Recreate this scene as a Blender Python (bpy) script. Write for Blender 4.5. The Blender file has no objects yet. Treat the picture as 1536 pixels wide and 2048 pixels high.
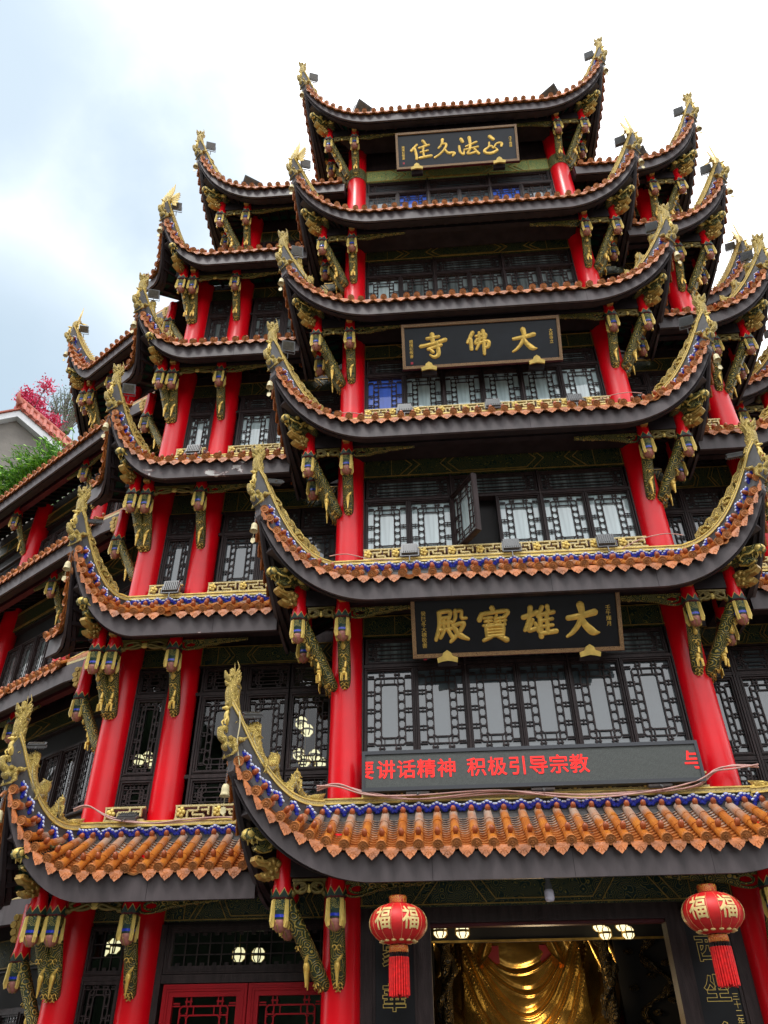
import bpy, bmesh, math, random
from mathutils import Vector, Matrix
random.seed(7)
C = bpy.context.scene.collection
PI = math.pi
V = Vector

# ---------------------------------------------------------------- materials
def new_mat(name):
    m = bpy.data.materials.new(name); m.use_nodes = True
    nt = m.node_tree; b = nt.nodes['Principled BSDF']
    return m, nt, b

def mat(name, col, rough=.5, metal=0., ior=1.5, var=0., vs=3., bump=0., bs=20., coat=0., col2=None, aniso=None, detail=4.):
    m, nt, b = new_mat(name); N, L = nt.nodes, nt.links
    b.inputs['Base Color'].default_value = (*col, 1); b.inputs['Roughness'].default_value = rough
    b.inputs['Metallic'].default_value = metal; b.inputs['IOR'].default_value = ior
    b.inputs['Coat Weight'].default_value = coat
    tc = N.new('ShaderNodeTexCoord'); src = tc.outputs['Object']
    if aniso:
        mp = N.new('ShaderNodeMapping'); mp.inputs['Scale'].default_value = aniso
        L.new(src, mp.inputs['Vector']); src = mp.outputs['Vector']
    if var or col2:
        n = N.new('ShaderNodeTexNoise'); n.inputs['Scale'].default_value = vs; n.inputs['Detail'].default_value = detail
        L.new(src, n.inputs['Vector'])
        r = N.new('ShaderNodeValToRGB')
        r.color_ramp.elements[0].position = .32; r.color_ramp.elements[1].position = .68
        c2 = col2 or tuple(c*(1+var) for c in col)
        r.color_ramp.elements[0].color = (*[c*(1-var) for c in col], 1)
        r.color_ramp.elements[1].color = (*c2, 1)
        L.new(n.outputs['Fac'], r.inputs['Fac']); L.new(r.outputs['Color'], b.inputs['Base Color'])
    if bump:
        n2 = N.new('ShaderNodeTexNoise'); n2.inputs['Scale'].default_value = bs; n2.inputs['Detail'].default_value = 5
        L.new(src, n2.inputs['Vector'])
        bp = N.new('ShaderNodeBump'); bp.inputs['Strength'].default_value = bump; bp.inputs['Distance'].default_value = .02
        L.new(n2.outputs['Fac'], bp.inputs['Height']); L.new(bp.outputs['Normal'], b.inputs['Normal'])
    return m

def pattern_mat(name, ground, line, scale=14., rings=26., thr=.35, rough=.4, mix=None, metal=.25, bump=.5):
    """ring lines round scattered points: painted / carved cloud scrolls of one colour on another"""
    m, nt, b = new_mat(name); N, L = nt.nodes, nt.links
    tc = N.new('ShaderNodeTexCoord')
    nz = N.new('ShaderNodeTexNoise'); nz.inputs['Scale'].default_value = scale*.6
    L.new(tc.outputs['Object'], nz.inputs['Vector'])
    mx = N.new('ShaderNodeMix'); mx.data_type = 'VECTOR'; mx.inputs['Factor'].default_value = .05
    L.new(tc.outputs['Object'], mx.inputs['A']); L.new(nz.outputs['Color'], mx.inputs['B'])
    vo = N.new('ShaderNodeTexVoronoi'); vo.inputs['Scale'].default_value = scale
    L.new(mx.outputs['Result'], vo.inputs['Vector'])
    mu = N.new('ShaderNodeMath'); mu.operation = 'MULTIPLY'; mu.inputs[1].default_value = rings
    L.new(vo.outputs['Distance'], mu.inputs[0])
    sn = N.new('ShaderNodeMath'); sn.operation = 'SINE'; L.new(mu.outputs[0], sn.inputs[0])
    r = N.new('ShaderNodeValToRGB'); e = r.color_ramp.elements
    e[0].position = thr; e[1].position = thr+.25
    e[0].color = (*ground, 1); e[1].color = (*line, 1)
    L.new(sn.outputs[0], r.inputs['Fac']); L.new(r.outputs['Color'], b.inputs['Base Color'])
    b.inputs['Roughness'].default_value = rough
    mm = N.new('ShaderNodeMath'); mm.operation = 'MULTIPLY'; mm.inputs[1].default_value = metal; mm.use_clamp = True
    L.new(sn.outputs[0], mm.inputs[0]); L.new(mm.outputs[0], b.inputs['Metallic'])
    bp = N.new('ShaderNodeBump'); bp.inputs['Strength'].default_value = bump; bp.inputs['Distance'].default_value = .012
    L.new(sn.outputs[0], bp.inputs['Height']); L.new(bp.outputs['Normal'], b.inputs['Normal'])
    return m

def emis(name, col, s):
    m, nt, b = new_mat(name)
    b.inputs['Base Color'].default_value = (*[c*.5 for c in col], 1)
    b.inputs['Emission Color'].default_value = (*col, 1); b.inputs['Emission Strength'].default_value = s
    return m

M = {}
M['red'] = mat('red_lacquer', (.72, .0008, .009), .30, var=.12, vs=1.3, bump=.05, bs=6, ior=1.5)
M['doorred'] = mat('red_door_paint', (.36, .002, .008), .5, var=.15, vs=2)
M['wood'] = mat('dark_brown_wood', (.036, .024, .024), .42, var=.35, vs=5, bump=.25, bs=26, aniso=(3, 3, .5), ior=1.5)
M['fascia'] = mat('brown_painted_board', (.072, .058, .061), .50, var=.30, vs=2.4, bump=.12, bs=9, ior=1.5, aniso=(2.2, 2.2, .45), detail=7)
def peel_mat():
    m = mat('peeling_brown_paint', (.082, .067, .071), .55, bump=.1, bs=9); nt = m.node_tree; N, L = nt.nodes, nt.links; b = N['Principled BSDF']
    tc = N.new('ShaderNodeTexCoord'); mp = N.new('ShaderNodeMapping'); mp.inputs['Scale'].default_value = (1, 1, 1.6); L.new(tc.outputs['Object'], mp.inputs['Vector'])
    n = N.new('ShaderNodeTexNoise'); n.inputs['Scale'].default_value = 1.5; n.inputs['Detail'].default_value = 8; n.inputs['Roughness'].default_value = .65; L.new(mp.outputs['Vector'], n.inputs['Vector'])
    r = N.new('ShaderNodeValToRGB'); e = r.color_ramp.elements; e[0].position = .60; e[0].color = (.082, .067, .071, 1); e[1].position = .645; e[1].color = (.55, .53, .51, 1)
    k = e.new(.615); k.color = (.12, .05, .05, 1); L.new(n.outputs['Fac'], r.inputs['Fac']); L.new(r.outputs['Color'], b.inputs['Base Color']); return m
M['peel'] = peel_mat()
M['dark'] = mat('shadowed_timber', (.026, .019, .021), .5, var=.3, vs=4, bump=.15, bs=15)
M['maroon'] = mat('maroon_beam', (.085, .012, .016), .5, var=.2, vs=3)
M['green'] = mat('green_soffit_board', (.006, .062, .042), .5, var=.35, vs=6)
M['gold'] = mat('gold_leaf_paint', (.72, .47, .10), .33, .45, var=.18, vs=9, bump=.35, bs=34)
M['goldp'] = mat('yellow_gold_paint', (.74, .54, .14), .4, .15, var=.2, vs=8, bump=.3, bs=30)
M['bronze'] = mat('antique_gold', (.42, .27, .07), .36, .5, var=.3, vs=9, bump=.4, bs=30)
M['cream'] = mat('aged_cream_metal', (.60, .52, .30), .5, .1, var=.2, vs=10)
M['olive'] = mat('olive_gilding', (.17, .125, .03), .42, .3, var=.3, vs=12, bump=.4, bs=40)
M['deepgreen'] = mat('deep_green_paint', (.012, .04, .030), .4, var=.3, vs=8)
M['blue'] = mat('cobalt_glaze', (.022, .045, .50), .18, var=.3, vs=20)
M['white'] = mat('white_glaze', (.62, .68, .85), .25, var=.1, vs=20)
M['pink'] = mat('lotus_pink_paint', (.36, .13, .10), .45, var=.3, vs=14, bump=.3, bs=30)
M['cove'] = mat('grey_ridge_render', (.085, .082, .082), .55, var=.2, vs=5, bump=.15, bs=20)
M['grey'] = mat('grey_lamp_housing', (.15, .155, .16), .4, .3, var=.12, vs=6)
M['lamp_glass'] = mat('lamp_front_glass', (.10, .09, .075), .12, var=.3, vs=15)
M['black'] = mat('black_lacquer_board', (.004, .0045, .007), .4, var=.3, vs=3)
M['plaque_blue'] = mat('blue_black_lacquer_board', (.006, .009, .015), .4, var=.3, vs=3)
M['seal'] = mat('seal_red', (.42, .02, .04), .5)
M['wire'] = mat('faded_pink_cable', (.58, .34, .30), .5, var=.2, vs=4)
M['scroll'] = pattern_mat('gold_scrolls_on_green', (.012, .040, .022), (.42, .34, .07), 17, 24, .45)
M['scrollo'] = pattern_mat('gold_scrolls_on_olive', (.035, .048, .014), (.46, .34, .07), 9, 30, .55)
M['beam'] = pattern_mat('painted_beam', (.004, .024, .017), (.30, .24, .055), 10, 34, .74, bump=.2)
M['beam_light'] = pattern_mat('bright_painted_beam', (.05, .22, .10), (.62, .52, .14), 13, 28, .1, bump=.2)
M['filigree'] = pattern_mat('gold_filigree', (.74, .60, .26), (.16, .10, .03), 40, 22, .6, metal=.0, bump=.3)
M['relief'] = pattern_mat('gold_relief_panel', (.68, .50, .14), (.20, .15, .05), 13, 26, .55, metal=.1, bump=.9)
M['meander'] = pattern_mat('gilt_meander_frame', (.34, .20, .085), (.08, .035, .02), 34, 20, .5, metal=.0, bump=.2)
M['cable'] = M['wire']

for q_, k_ in (('wood', .22), ('fascia', .35), ('peel', .35), ('dark', .2), ('maroon', .3), ('green', .3), ('black', .3), ('plaque_blue', .35), ('red', .42), ('doorred', .25)):
    M[q_].node_tree.nodes['Principled BSDF'].inputs['Specular IOR Level'].default_value = k_
M['goldr'] = pattern_mat('carved_gold', (.86, .64, .17), (.50, .33, .07), 22, 20, .5, metal=.0, bump=.9)  # darker rings put the shade of carved crevices into the gold colour
M['scale'] = pattern_mat('belly_scales', (.66, .56, .28), (.16, .15, .16), 30, 22, .4, metal=0., bump=.6)

def tile_mat(name, c0, c1, c2, dust):
    m, nt, b = new_mat(name); N, L = nt.nodes, nt.links
    tc = N.new('ShaderNodeTexCoord')
    n = N.new('ShaderNodeTexNoise'); n.inputs['Scale'].default_value = 4.2; n.inputs['Detail'].default_value = 5
    L.new(tc.outputs['Object'], n.inputs['Vector'])
    r = N.new('ShaderNodeValToRGB'); e = r.color_ramp.elements
    e[0].position = .25; e[1].position = .75; e[0].color = (*c0, 1); e[1].color = (*c2, 1)
    k = r.color_ramp.elements.new(.5); k.color = (*c1, 1)
    L.new(n.outputs['Fac'], r.inputs['Fac'])
    at = N.new('ShaderNodeAttribute'); at.attribute_name = 'wear'
    n2 = N.new('ShaderNodeTexNoise'); n2.inputs['Scale'].default_value = 7; n2.inputs['Detail'].default_value = 6
    L.new(tc.outputs['Object'], n2.inputs['Vector'])
    ma = N.new('ShaderNodeMath'); ma.operation = 'MULTIPLY_ADD'; ma.inputs[1].default_value = .9; ma.inputs[2].default_value = -.45
    L.new(n2.outputs['Fac'], ma.inputs[0])
    ad = N.new('ShaderNodeMath'); ad.operation = 'ADD'; L.new(at.outputs['Fac'], ad.inputs[0]); L.new(ma.outputs[0], ad.inputs[1])
    rr = N.new('ShaderNodeValToRGB'); rr.color_ramp.elements[0].position = .56; rr.color_ramp.elements[1].position = 1.0
    rr.color_ramp.elements[1].color = (.85, .85, .85, 1)
    L.new(ad.outputs[0], rr.inputs['Fac'])
    mx = N.new('ShaderNodeMix'); mx.data_type = 'RGBA'; mx.inputs['B'].default_value = (*dust, 1)
    L.new(rr.outputs['Color'], mx.inputs['Factor']); L.new(r.outputs['Color'], mx.inputs['A'])
    L.new(mx.outputs['Result'], b.inputs['Base Color'])
    b.inputs['Roughness'].default_value = .36
    bp = N.new('ShaderNodeBump'); bp.inputs['Strength'].default_value = .25; bp.inputs['Distance'].default_value = .01
    n3 = N.new('ShaderNodeTexNoise'); n3.inputs['Scale'].default_value = 45
    L.new(tc.outputs['Object'], n3.inputs['Vector']); L.new(n3.outputs['Fac'], bp.inputs['Height']); L.new(bp.outputs['Normal'], b.inputs['Normal'])
    return m
M['tile'] = tile_mat('orange_glazed_tile', (.30, .078, .013), (.46, .140, .018), (.58, .215, .026), (.44, .36, .29))
M['pan'] = tile_mat('pale_pan_tile', (.34, .10, .026), (.48, .175, .045), (.58, .25, .075), (.56, .49, .42))
M['knob'] = mat('brown_tile_knob', (.36, .085, .024), .3, var=.3, vs=11)
M['cap'] = mat('tile_end_disc', (.47, .165, .042), .45, var=.3, vs=12, bump=.6, bs=55)
M['drip'] = mat('drip_tile', (.44, .130, .026), .42, var=.4, vs=5, bump=.5, bs=40)

def glass_solid(name, col, ior, rough=.03, folds=0., col2=None):
    m, nt, b = new_mat(name); N, L = nt.nodes, nt.links
    b.inputs['Base Color'].default_value = (*col, 1); b.inputs['Roughness'].default_value = .5
    b.inputs['Specular IOR Level'].default_value = .2
    b.inputs['Coat Weight'].default_value = 1.; b.inputs['Coat IOR'].default_value = ior; b.inputs['Coat Roughness'].default_value = rough
    if folds:  # upright streaks of darker colour; on curtained panes they put fold shade into colour
        tc = N.new('ShaderNodeTexCoord'); mp = N.new('ShaderNodeMapping'); mp.inputs['Scale'].default_value = (folds, 1, .35)
        L.new(tc.outputs['Object'], mp.inputs['Vector'])
        n = N.new('ShaderNodeTexNoise'); n.inputs['Scale'].default_value = 1.6; n.inputs['Detail'].default_value = 3
        L.new(mp.outputs['Vector'], n.inputs['Vector'])
        r = N.new('ShaderNodeValToRGB'); r.color_ramp.elements[0].position = .35; r.color_ramp.elements[1].position = .65
        r.color_ramp.elements[0].color = (*(col2 or [c*.75 for c in col]), 1); r.color_ramp.elements[1].color = (*col, 1)
        L.new(n.outputs['Fac'], r.inputs['Fac']); L.new(r.outputs['Color'], b.inputs['Base Color'])
    return m
M['pane_sky'] = glass_solid('tinted_mirror_glass', (.075, .10, .115), 1.9, folds=.6, col2=(.055, .075, .085))
M['pane_curtain'] = glass_solid('glass_over_white_curtain', (.58, .72, .74), 2.0, folds=9, col2=(.36, .46, .48))
M['pane_blue'] = glass_solid('blue_curtain_and_reflection_glass', (.06, .16, .75), 1.5, folds=6)
M['pane_half'] = glass_solid('glass_over_drawn_curtain', (.20, .24, .24), 1.8, folds=5, col2=(.02, .028, .03))

def glass_clear():
    m, nt, b = new_mat('clear_dark_glass'); N, L = nt.nodes, nt.links
    t = N.new('ShaderNodeBsdfTransparent'); t.inputs['Color'].default_value = (.62, .68, .68, 1)
    g = N.new('ShaderNodeBsdfGlossy'); g.inputs['Roughness'].default_value = .02
    f = N.new('ShaderNodeFresnel'); f.inputs['IOR'].default_value = 1.6
    mx = N.new('ShaderNodeMixShader'); L.new(f.outputs[0], mx.inputs[0]); L.new(t.outputs[0], mx.inputs[1]); L.new(g.outputs[0], mx.inputs[2])
    L.new(mx.outputs[0], N['Material Output'].inputs['Surface'])
    return m
M['pane_clear'] = glass_clear()
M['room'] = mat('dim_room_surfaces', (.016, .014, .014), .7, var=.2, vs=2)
M['bulb'] = emis('lit_lamp_glass', (1., .88, .52), 1.25)
M['bulbw'] = emis('lit_white_lamp', (1., .95, .8), 3.)
M['led'] = emis('red_light_dots', (1., .012, .008), .85)

# ---------------------------------------------------------------- mesh builder
class MB:
    def __init__(s): s.v, s.f, s.m, s.w, s.sm = [], [], [], [], []
    def add(s, vs, fs, m=0, w=0., smooth=False):
        k = len(s.v); s.v += [tuple(p) for p in vs]
        s.w += (list(w) if hasattr(w, '__len__') else [w]*len(vs))
        for f in fs: s.f.append([k+i for i in f]); s.m.append(m); s.sm.append(smooth)
    def obox(s, o, x, y, z, m=0, w=0.):
        """box from the corner o with edge vectors x, y, z"""
        o, x, y, z = V(o), V(x), V(y), V(z)
        p = [o, o+x, o+x+y, o+y, o+z, o+x+z, o+x+y+z, o+y+z]
        s.add(p, [(0, 3, 2, 1), (4, 5, 6, 7), (0, 1, 5, 4), (1, 2, 6, 5), (2, 3, 7, 6), (3, 0, 4, 7)], m, w)
    def box(s, x0, x1, y0, y1, z0, z1, m=0): s.obox((x0, y0, z0), (x1-x0, 0, 0), (0, y1-y0, 0), (0, 0, z1-z0), m)
    def bar(s, a, b, w, h, up=(0, 0, 1), m=0):
        """square bar from a to b, w wide and h deep along up"""
        a, b = V(a), V(b); d = (b-a); u = V(up); sd = d.cross(u)
        if sd.length < 1e-6: sd = d.cross(V((0, 1, .01)))
        sd.normalize(); u = sd.cross(d).normalized()
        s.obox(a-sd*w/2-u*h/2, d, sd*w, u*h, m)
    def tube(s, path, rad, seg=8, m=0, caps=True, flat=None, w=0.):
        path = [V(p) for p in path]; n = len(path)
        if not hasattr(rad, '__len__'): rad = [rad]*n
        ref = None; rings = []
        for i, p in enumerate(path):
            t = (path[min(i+1, n-1)]-path[max(i-1, 0)])
            if t.length < 1e-9: t = V((0, 0, 1))
            t.normalize()
            if ref is None:
                ref = t.cross(V((0, 0, 1)))
                if ref.length < .05: ref = t.cross(V((1, 0, 0)))
            ref = (ref - t*ref.dot(t))
            if ref.length < 1e-6: ref = t.cross(V((1, .3, 0)))
            ref.normalize(); bn = t.cross(ref)
            fl = flat or 1.
            rings.append([p+ref*(rad[i]*math.cos(2*PI*k/seg))+bn*(rad[i]*fl*math.sin(2*PI*k/seg)) for k in range(seg)])
        vs = [q for r in rings for q in r]
        fs = [(i*seg+k, i*seg+(k+1) % seg, (i+1)*seg+(k+1) % seg, (i+1)*seg+k) for i in range(n-1) for k in range(seg)]
        s.add(vs, fs, m, w, True)
        if caps: s.add(rings[0], [tuple(range(seg))[::-1]], m, w); s.add(rings[-1], [tuple(range(seg))], m, w)
    def lathe(s, prof, c=(0, 0, 0), seg=16, m=0, ax='z'):
        """profile of (radius, height) about a vertical axis through c"""
        c = V(c); vs = []
        for r, h in prof:
            for k in range(seg):
                a = 2*PI*k/seg; vs.append(c+V((r*math.cos(a), r*math.sin(a), h)))
        fs = [(i*seg+k, i*seg+(k+1) % seg, (i+1)*seg+(k+1) % seg, (i+1)*seg+k) for i in range(len(prof)-1) for k in range(seg)]
        mm = m
        s.add(vs, fs, mm, 0., True)
    def ball(s, c, r, m=0, sc=(1, 1, 1), seg=8, rg=6, w=0., rot=None):
        c = V(c); vs = []
        for i in range(rg+1):
            th = PI*i/rg
            for k in range(seg):
                p = V((math.sin(th)*math.cos(2*PI*k/seg)*sc[0], math.sin(th)*math.sin(2*PI*k/seg)*sc[1], math.cos(th)*sc[2]))*r
                if rot: p = rot @ p
                vs.append(c+p)
        fs = [(i*seg+k, (i+1)*seg+k, (i+1)*seg+(k+1) % seg, i*seg+(k+1) % seg) for i in range(rg) for k in range(seg)]
        s.add(vs, fs, m, w, True)
    def grid(s, fn, nu, nv, m=0, smooth=True, w=0.):
        vs = [fn(i/nu, j/nv) for i in range(nu+1) for j in range(nv+1)]; k = nv+1
        s.add(vs, [(i*k+j, (i+1)*k+j, (i+1)*k+j+1, i*k+j+1) for i in range(nu) for j in range(nv)], m, w, smooth)
    def poly(s, pts, th, x=(1, 0, 0), z=(0, 0, 1), o=(0, 0, 0), m=0):
        """flat outline of (x, z) points, th thick, lying on the plane x, z through o; thickness towards x cross z"""
        o, x, z = V(o), V(x), V(z); n = x.cross(z).normalized()*th; k = len(pts)
        a = [o+x*p[0]+z*p[1] for p in pts]; b = [p+n for p in a]
        s.add(a+b, [tuple(range(k))[::-1], tuple(range(k, 2*k))]+[(i, (i+1) % k, k+(i+1) % k, k+i) for i in range(k)], m)
    def mesh(s, name, mats):
        me = bpy.data.meshes.new(name); me.from_pydata(s.v, [], s.f); me.update()
        for q in mats: me.materials.append(M[q] if isinstance(q, str) else q)
        me.polygons.foreach_set('material_index', s.m); me.polygons.foreach_set('use_smooth', s.sm)
        if any(s.w):
            at = me.attributes.new('wear', 'FLOAT', 'POINT'); at.data.foreach_set('value', s.w)
        return me

def link(name, me, parent=None, mw=None, **kw):
    o = bpy.data.objects.new(name, me); C.objects.link(o)
    if parent is not None: o.parent = parent
    if mw is not None: o.matrix_local = mw
    for k, v in kw.items(): o[k] = v
    return o
def build(name, mb, mats, parent=None, **kw):
    return link(name, mb.mesh(name, mats if isinstance(mats, (list, tuple)) else [mats]), parent, **kw)
def empty(name, loc=(0, 0, 0), **kw):
    o = bpy.data.objects.new(name, None); C.objects.link(o); o.location = loc
    for k, v in kw.items(): o[k] = v
    return o
def frame_mw(o, x, y, z):
    return Matrix(((x[0], y[0], z[0], o[0]), (x[1], y[1], z[1], o[1]), (x[2], y[2], z[2], o[2]), (0, 0, 0, 1)))
def catmull(pts, n=6):
    P = [pts[0]]+list(pts)+[pts[-1]]; out = []
    for i in range(1, len(P)-2):
        for j in range(n):
            t = j/n
            out.append(tuple(.5*((2*b)+(-a+c)*t+(2*a-5*b+4*c-d)*t*t+(-a+3*b-3*c+d)*t**3) for a, b, c, d in zip(P[i-1], P[i], P[i+1], P[i+2])))
    out.append(tuple(pts[-1])); return out

# ---------------------------------------------------------------- dimensions (metres, ground at 0)
E = [3.53, 7.52, 10.86, 14.22, 17.50, 22.03]           # underside of each eave board
TZ = [5.13, 9.30, 12.56, 15.62, 19.18, 23.73]          # height of the flying corners
OV = 1.15                                               # eave overhang
RISE = .63
X1, Y1, Z1 = V((1, 0, 0)), V((0, 1, 0)), V((0, 0, 1))
WD = V((-.819, .574, 0)); WN = V((-.574, -.819, 0))     # left wing: along / outward
WDR = V((.819, .574, 0)); WNR = V((.574, -.819, 0))
AL = V((-6.72, .85, 0)); BL = V((-5.66, .85, 0)); AR = V((5.0, .85, 0)); CR = V((6.25, 3.15, 0))
KW = V((-7.50, 2.34, 0))                                # where the left wing's wall starts
WIN = {2: (5.50, 6.90, 7.42, 7.84), 3: (9.02, 10.24, 10.78, 11.36), 4: (12.36, 13.56, 14.06, 14.52),
       5: (15.75, 16.90, 17.50, 17.98), 6: (19.40, 20.42, 20.97, 21.54)}

temple = empty('temple_hall', (0, 0, 0), label='six storey temple with dark upswept eaves, orange roof tiles and red columns', category='temple')

# ---------------------------------------------------------------- roofs
class Run:
    """one straight run of eaves: origin O at a column, d along, n outward; each end is a flying tip or a plain cut"""
    def __init__(s, O, d, n, a0, a1, lev, tipA=None, tipB=None, ez=None, zt=None):
        s.O, s.d, s.n = V(O), V(d), V(n); s.a0, s.a1 = a0, a1; s.lev = lev
        s.ez = E[lev-1] if ez is None else ez
        s.ze = s.ez+.36; s.zr = s.ez+.36+RISE
        s.zt = TZ[lev-1] if zt is None else zt
        s.tA = s.loc(tipA) if tipA is not None else None; s.tB = s.loc(tipB) if tipB is not None else None
        s.cA = s.cB = None
    def loc(s, p): q = V(p)-s.O; return (q.dot(s.d), q.dot(s.n))
    def P(s, a, o, z): q = s.O+s.d*a+s.n*o; return V((q.x, q.y, z))
    def corner(s, a):
        """(t, tip) : how far the point a lies into a corner zone"""
        if s.tA and a < s.a0+.45: return ((s.a0+.45-a)/(s.a0+.45-s.tA[0]), s.tA)
        if s.tB and a > s.a1-.45: return ((a-s.a1+.45)/(s.tB[0]-s.a1+.45), s.tB)
        return (0, None)
    def eave(s, a):
        t, tip = s.corner(a); t = max(0, min(1, t))
        if not tip: return (OV, s.ze)
        return (OV+(tip[1]-OV)*t**2, s.ze+(s.zt-s.ze)*(.72*t**2.1+.28*t**6))
    def top(s, a):
        for tip, c, sg in ((s.tA, s.a0, -1), (s.tB, s.a1, 1)):
            if tip:
                hs = c+(tip[0]-c)*.22
                if (a-hs)*sg > 0 and abs(tip[0]-hs) > 1e-6:
                    u = min(1, (a-hs)/(tip[0]-hs)); o0 = tip[1]*.22
                    return (max(.3, o0+(tip[1]-o0)*u), hipz(u, s.ez, s.zt))
        return (.30, s.zr)
    def ends(s): return (s.tA[0] if s.tA else s.a0, s.tB[0] if s.tB else s.a1)
    def samples(s, n):
        lo, hi = s.ends(); return [lo+(hi-lo)*i/n for i in range(n+1)]

def hipz(u, ez, zt):
    u = max(0., u); b = ez+.36+RISE; return b+(zt-b)*u**2.3-.10*math.sin(PI*min(u, 1))

def roof_run(r, parent, board='fascia', wearseed=0):
    rnd = random.Random(int(r.O.x*77+r.O.y*13+r.lev*5+r.d.x*3)+wearseed)
    lo, hi = r.ends(); n = max(8, int((hi-lo)/.11))
    aa = r.samples(n)
    mb = MB()
    # eave board (front, back, bottom, top)
    prof = []
    for a in aa:
        o, z = r.eave(a); t = r.corner(a)[0]; t = max(0, min(1, t)); h = .33-.12*t
        prof.append((r.P(a, o, z-.03), r.P(a, o, z-.03-h), r.P(a, o-.05, z-.03-h), r.P(a, o-.05, z-.03)))
    for i in range(len(aa)-1):
        p, q = prof[i], prof[i+1]
        for k in range(4):
            mb.add([p[k], p[(k+1) % 4], q[(k+1) % 4], q[k]], [(0, 1, 2, 3)], 0)
    mb.add(prof[0], [(0, 1, 2, 3)], 0); mb.add(prof[-1], [(0, 1, 2, 3)], 0)
    a = r.a0+.9+rnd.random()
    while a < r.a1-.5:
        mb.obox(r.P(a, OV+.001, r.ze-.355), r.d*.006, r.n*.0015, Z1*.31, 1); a += rnd.uniform(1.5, 2.1)
    # layered boards behind it
    for dd, dz, th in ((.09, -.245, .08), (.20, -.17, .08)):
        pr = []
        for a in aa:
            o, z = r.eave(a); t = max(0, min(1, r.corner(a)[0])); sh = 1-.55*t
            pr.append((r.P(a, o-dd*sh, z+dz), r.P(a, o-dd*sh, z+dz-th), r.P(a, o-(dd+.10)*sh, z+dz-th), r.P(a, o-(dd+.10)*sh, z+dz)))
        for i in range(len(aa)-1):
            for k in range(4): mb.add([pr[i][k], pr[i][(k+1) % 4], pr[i+1][(k+1) % 4], pr[i+1][k]], [(0, 1, 2, 3)], 1)
        mb.add(pr[0], [(0, 1, 2, 3)], 1); mb.add(pr[-1], [(0, 1, 2, 3)], 1)
    # soffit boards rising inward, fanned at the corners, and the deck under the tiles
    zin = r.ez+.70
    def inner(a):
        return r.P(max(r.a0, min(r.a1, a)), 0., zin)
    for i in range(len(aa)-1):
        a, b = aa[i], aa[i+1]
        oa, za = r.eave(a); ob, zb = r.eave(b)
        A, B = r.P(a, oa-.08, za-.20), r.P(b, ob-.08, zb-.20); Ai, Bi = inner(a), inner(b)
        for k in range(6):
            f0, f1 = k/6, (k+1)/6
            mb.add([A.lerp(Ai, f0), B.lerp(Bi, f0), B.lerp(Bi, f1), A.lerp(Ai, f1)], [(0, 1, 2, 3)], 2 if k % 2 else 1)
        ta, tb = r.top(a), r.top(b)
        mb.add([r.P(a, oa, za-.02), r.P(b, ob, zb-.02), r.P(b, tb[0], tb[1]-.04), r.P(a, ta[0], ta[1]-.04)], [(0, 1, 2, 3)], 1)
    for a, tip in ((lo, r.tA), (hi, r.tB)):       # closed gable boards at cut ends
        if not tip:
            o, z = r.eave(a); t = r.top(a)
            mb.add([r.P(a, o, z-.34), r.P(a, 0, zin), r.P(a, 0, t[1]), r.P(a, t[0], t[1]), r.P(a, o, z)], [(0, 1, 2, 3, 4)], 0)
    part = build('eave_roof', mb, [board, 'dark', 'green'], parent)
    # rafters under the soffit
    mb = MB(); L = 0; last = aa[0]; dense = r.samples(n*4); prev = None; nextd = .1
    for a in dense:
        o, z = r.eave(a); p = r.P(a, o-.1, z-.24)
        if prev is not None: L += (p-prev).length
        prev = p
        if L >= nextd:
            nextd += .27; q = inner(a)-Z1*.05
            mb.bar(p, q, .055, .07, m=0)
    build('rafters', mb, ['dark'], part)
    # tiles: barrel rows, stepped pans, end discs, drip tiles, knobs
    mb = MB(); fl = MB(); L = 0; prev = None; nextd = .16; rows = []
    for a in dense:
        o, z = r.eave(a); p = r.P(a, o, z)
        if prev is not None: L += (p-prev).length
        prev = p
        if L >= nextd: rows.append(a); nextd += .235
    pts = []
    for a in rows:
        o, z = r.eave(a); to, tz = r.top(a)
        b = r.P(a+rnd.uniform(-.008, .008), o+.07+rnd.uniform(-.012, .012), z+rnd.uniform(-.006, .006)); t = r.P(a, to, tz)
        if (t-b).length < .12: t = b+(-r.n*.1+Z1*.06)
        pts.append((a, b, t))
    for idx, (a, b, t) in enumerate(pts):
        D = (b-t); ln = D.length; D.normalize()
        # local tangent of the eave for the sideways axis
        o0, z0 = r.eave(a-.05); o1, z1 = r.eave(a+.05)
        sd = r.P(a+.05, o1, z1)-r.P(a-.05, o0, z0); sd = sd-D*sd.dot(D); sd.normalize()
        up = D.cross(sd); up = up if up.z > 0 else -up
        nseg = max(1, int(round(ln/.36))); jw = rnd.uniform(-.16, .12)
        for k in range(nseg):
            f0, f1 = k/nseg, (k+1)/nseg; p0, p1 = t.lerp(b, f0), t.lerp(b, f1)
            r0, r1 = .057, .064; ring = []
            for pp, rr, jit in ((p0, r0, 0), (p1, r1, .004*rnd.random())):
                ring += [pp+sd*(rr*math.cos(q*PI/7))+up*(rr*math.sin(q*PI/7)+.02+jit) for q in range(8)]
            mb.add(ring, [(q, q+1, 9+q, 8+q) for q in range(7)]+[tuple(range(8, 16))], 0, [1-f0+jw]*8+[1-f1+jw]*8, False)
        c = b+up*.045; k = 12; rr = .068
        disc = [c+D*.012+sd*(rr*math.cos(2*PI*q/k))+up*(rr*math.sin(2*PI*q/k)) for q in range(k)]
        disc2 = [c-D*.03+sd*(rr*math.cos(2*PI*q/k))+up*(rr*math.sin(2*PI*q/k)) for q in range(k)]
        inn = [c+D*.004+sd*(rr*.78*math.cos(2*PI*q/k))+up*(rr*.78*math.sin(2*PI*q/k)) for q in range(k)]
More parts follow.
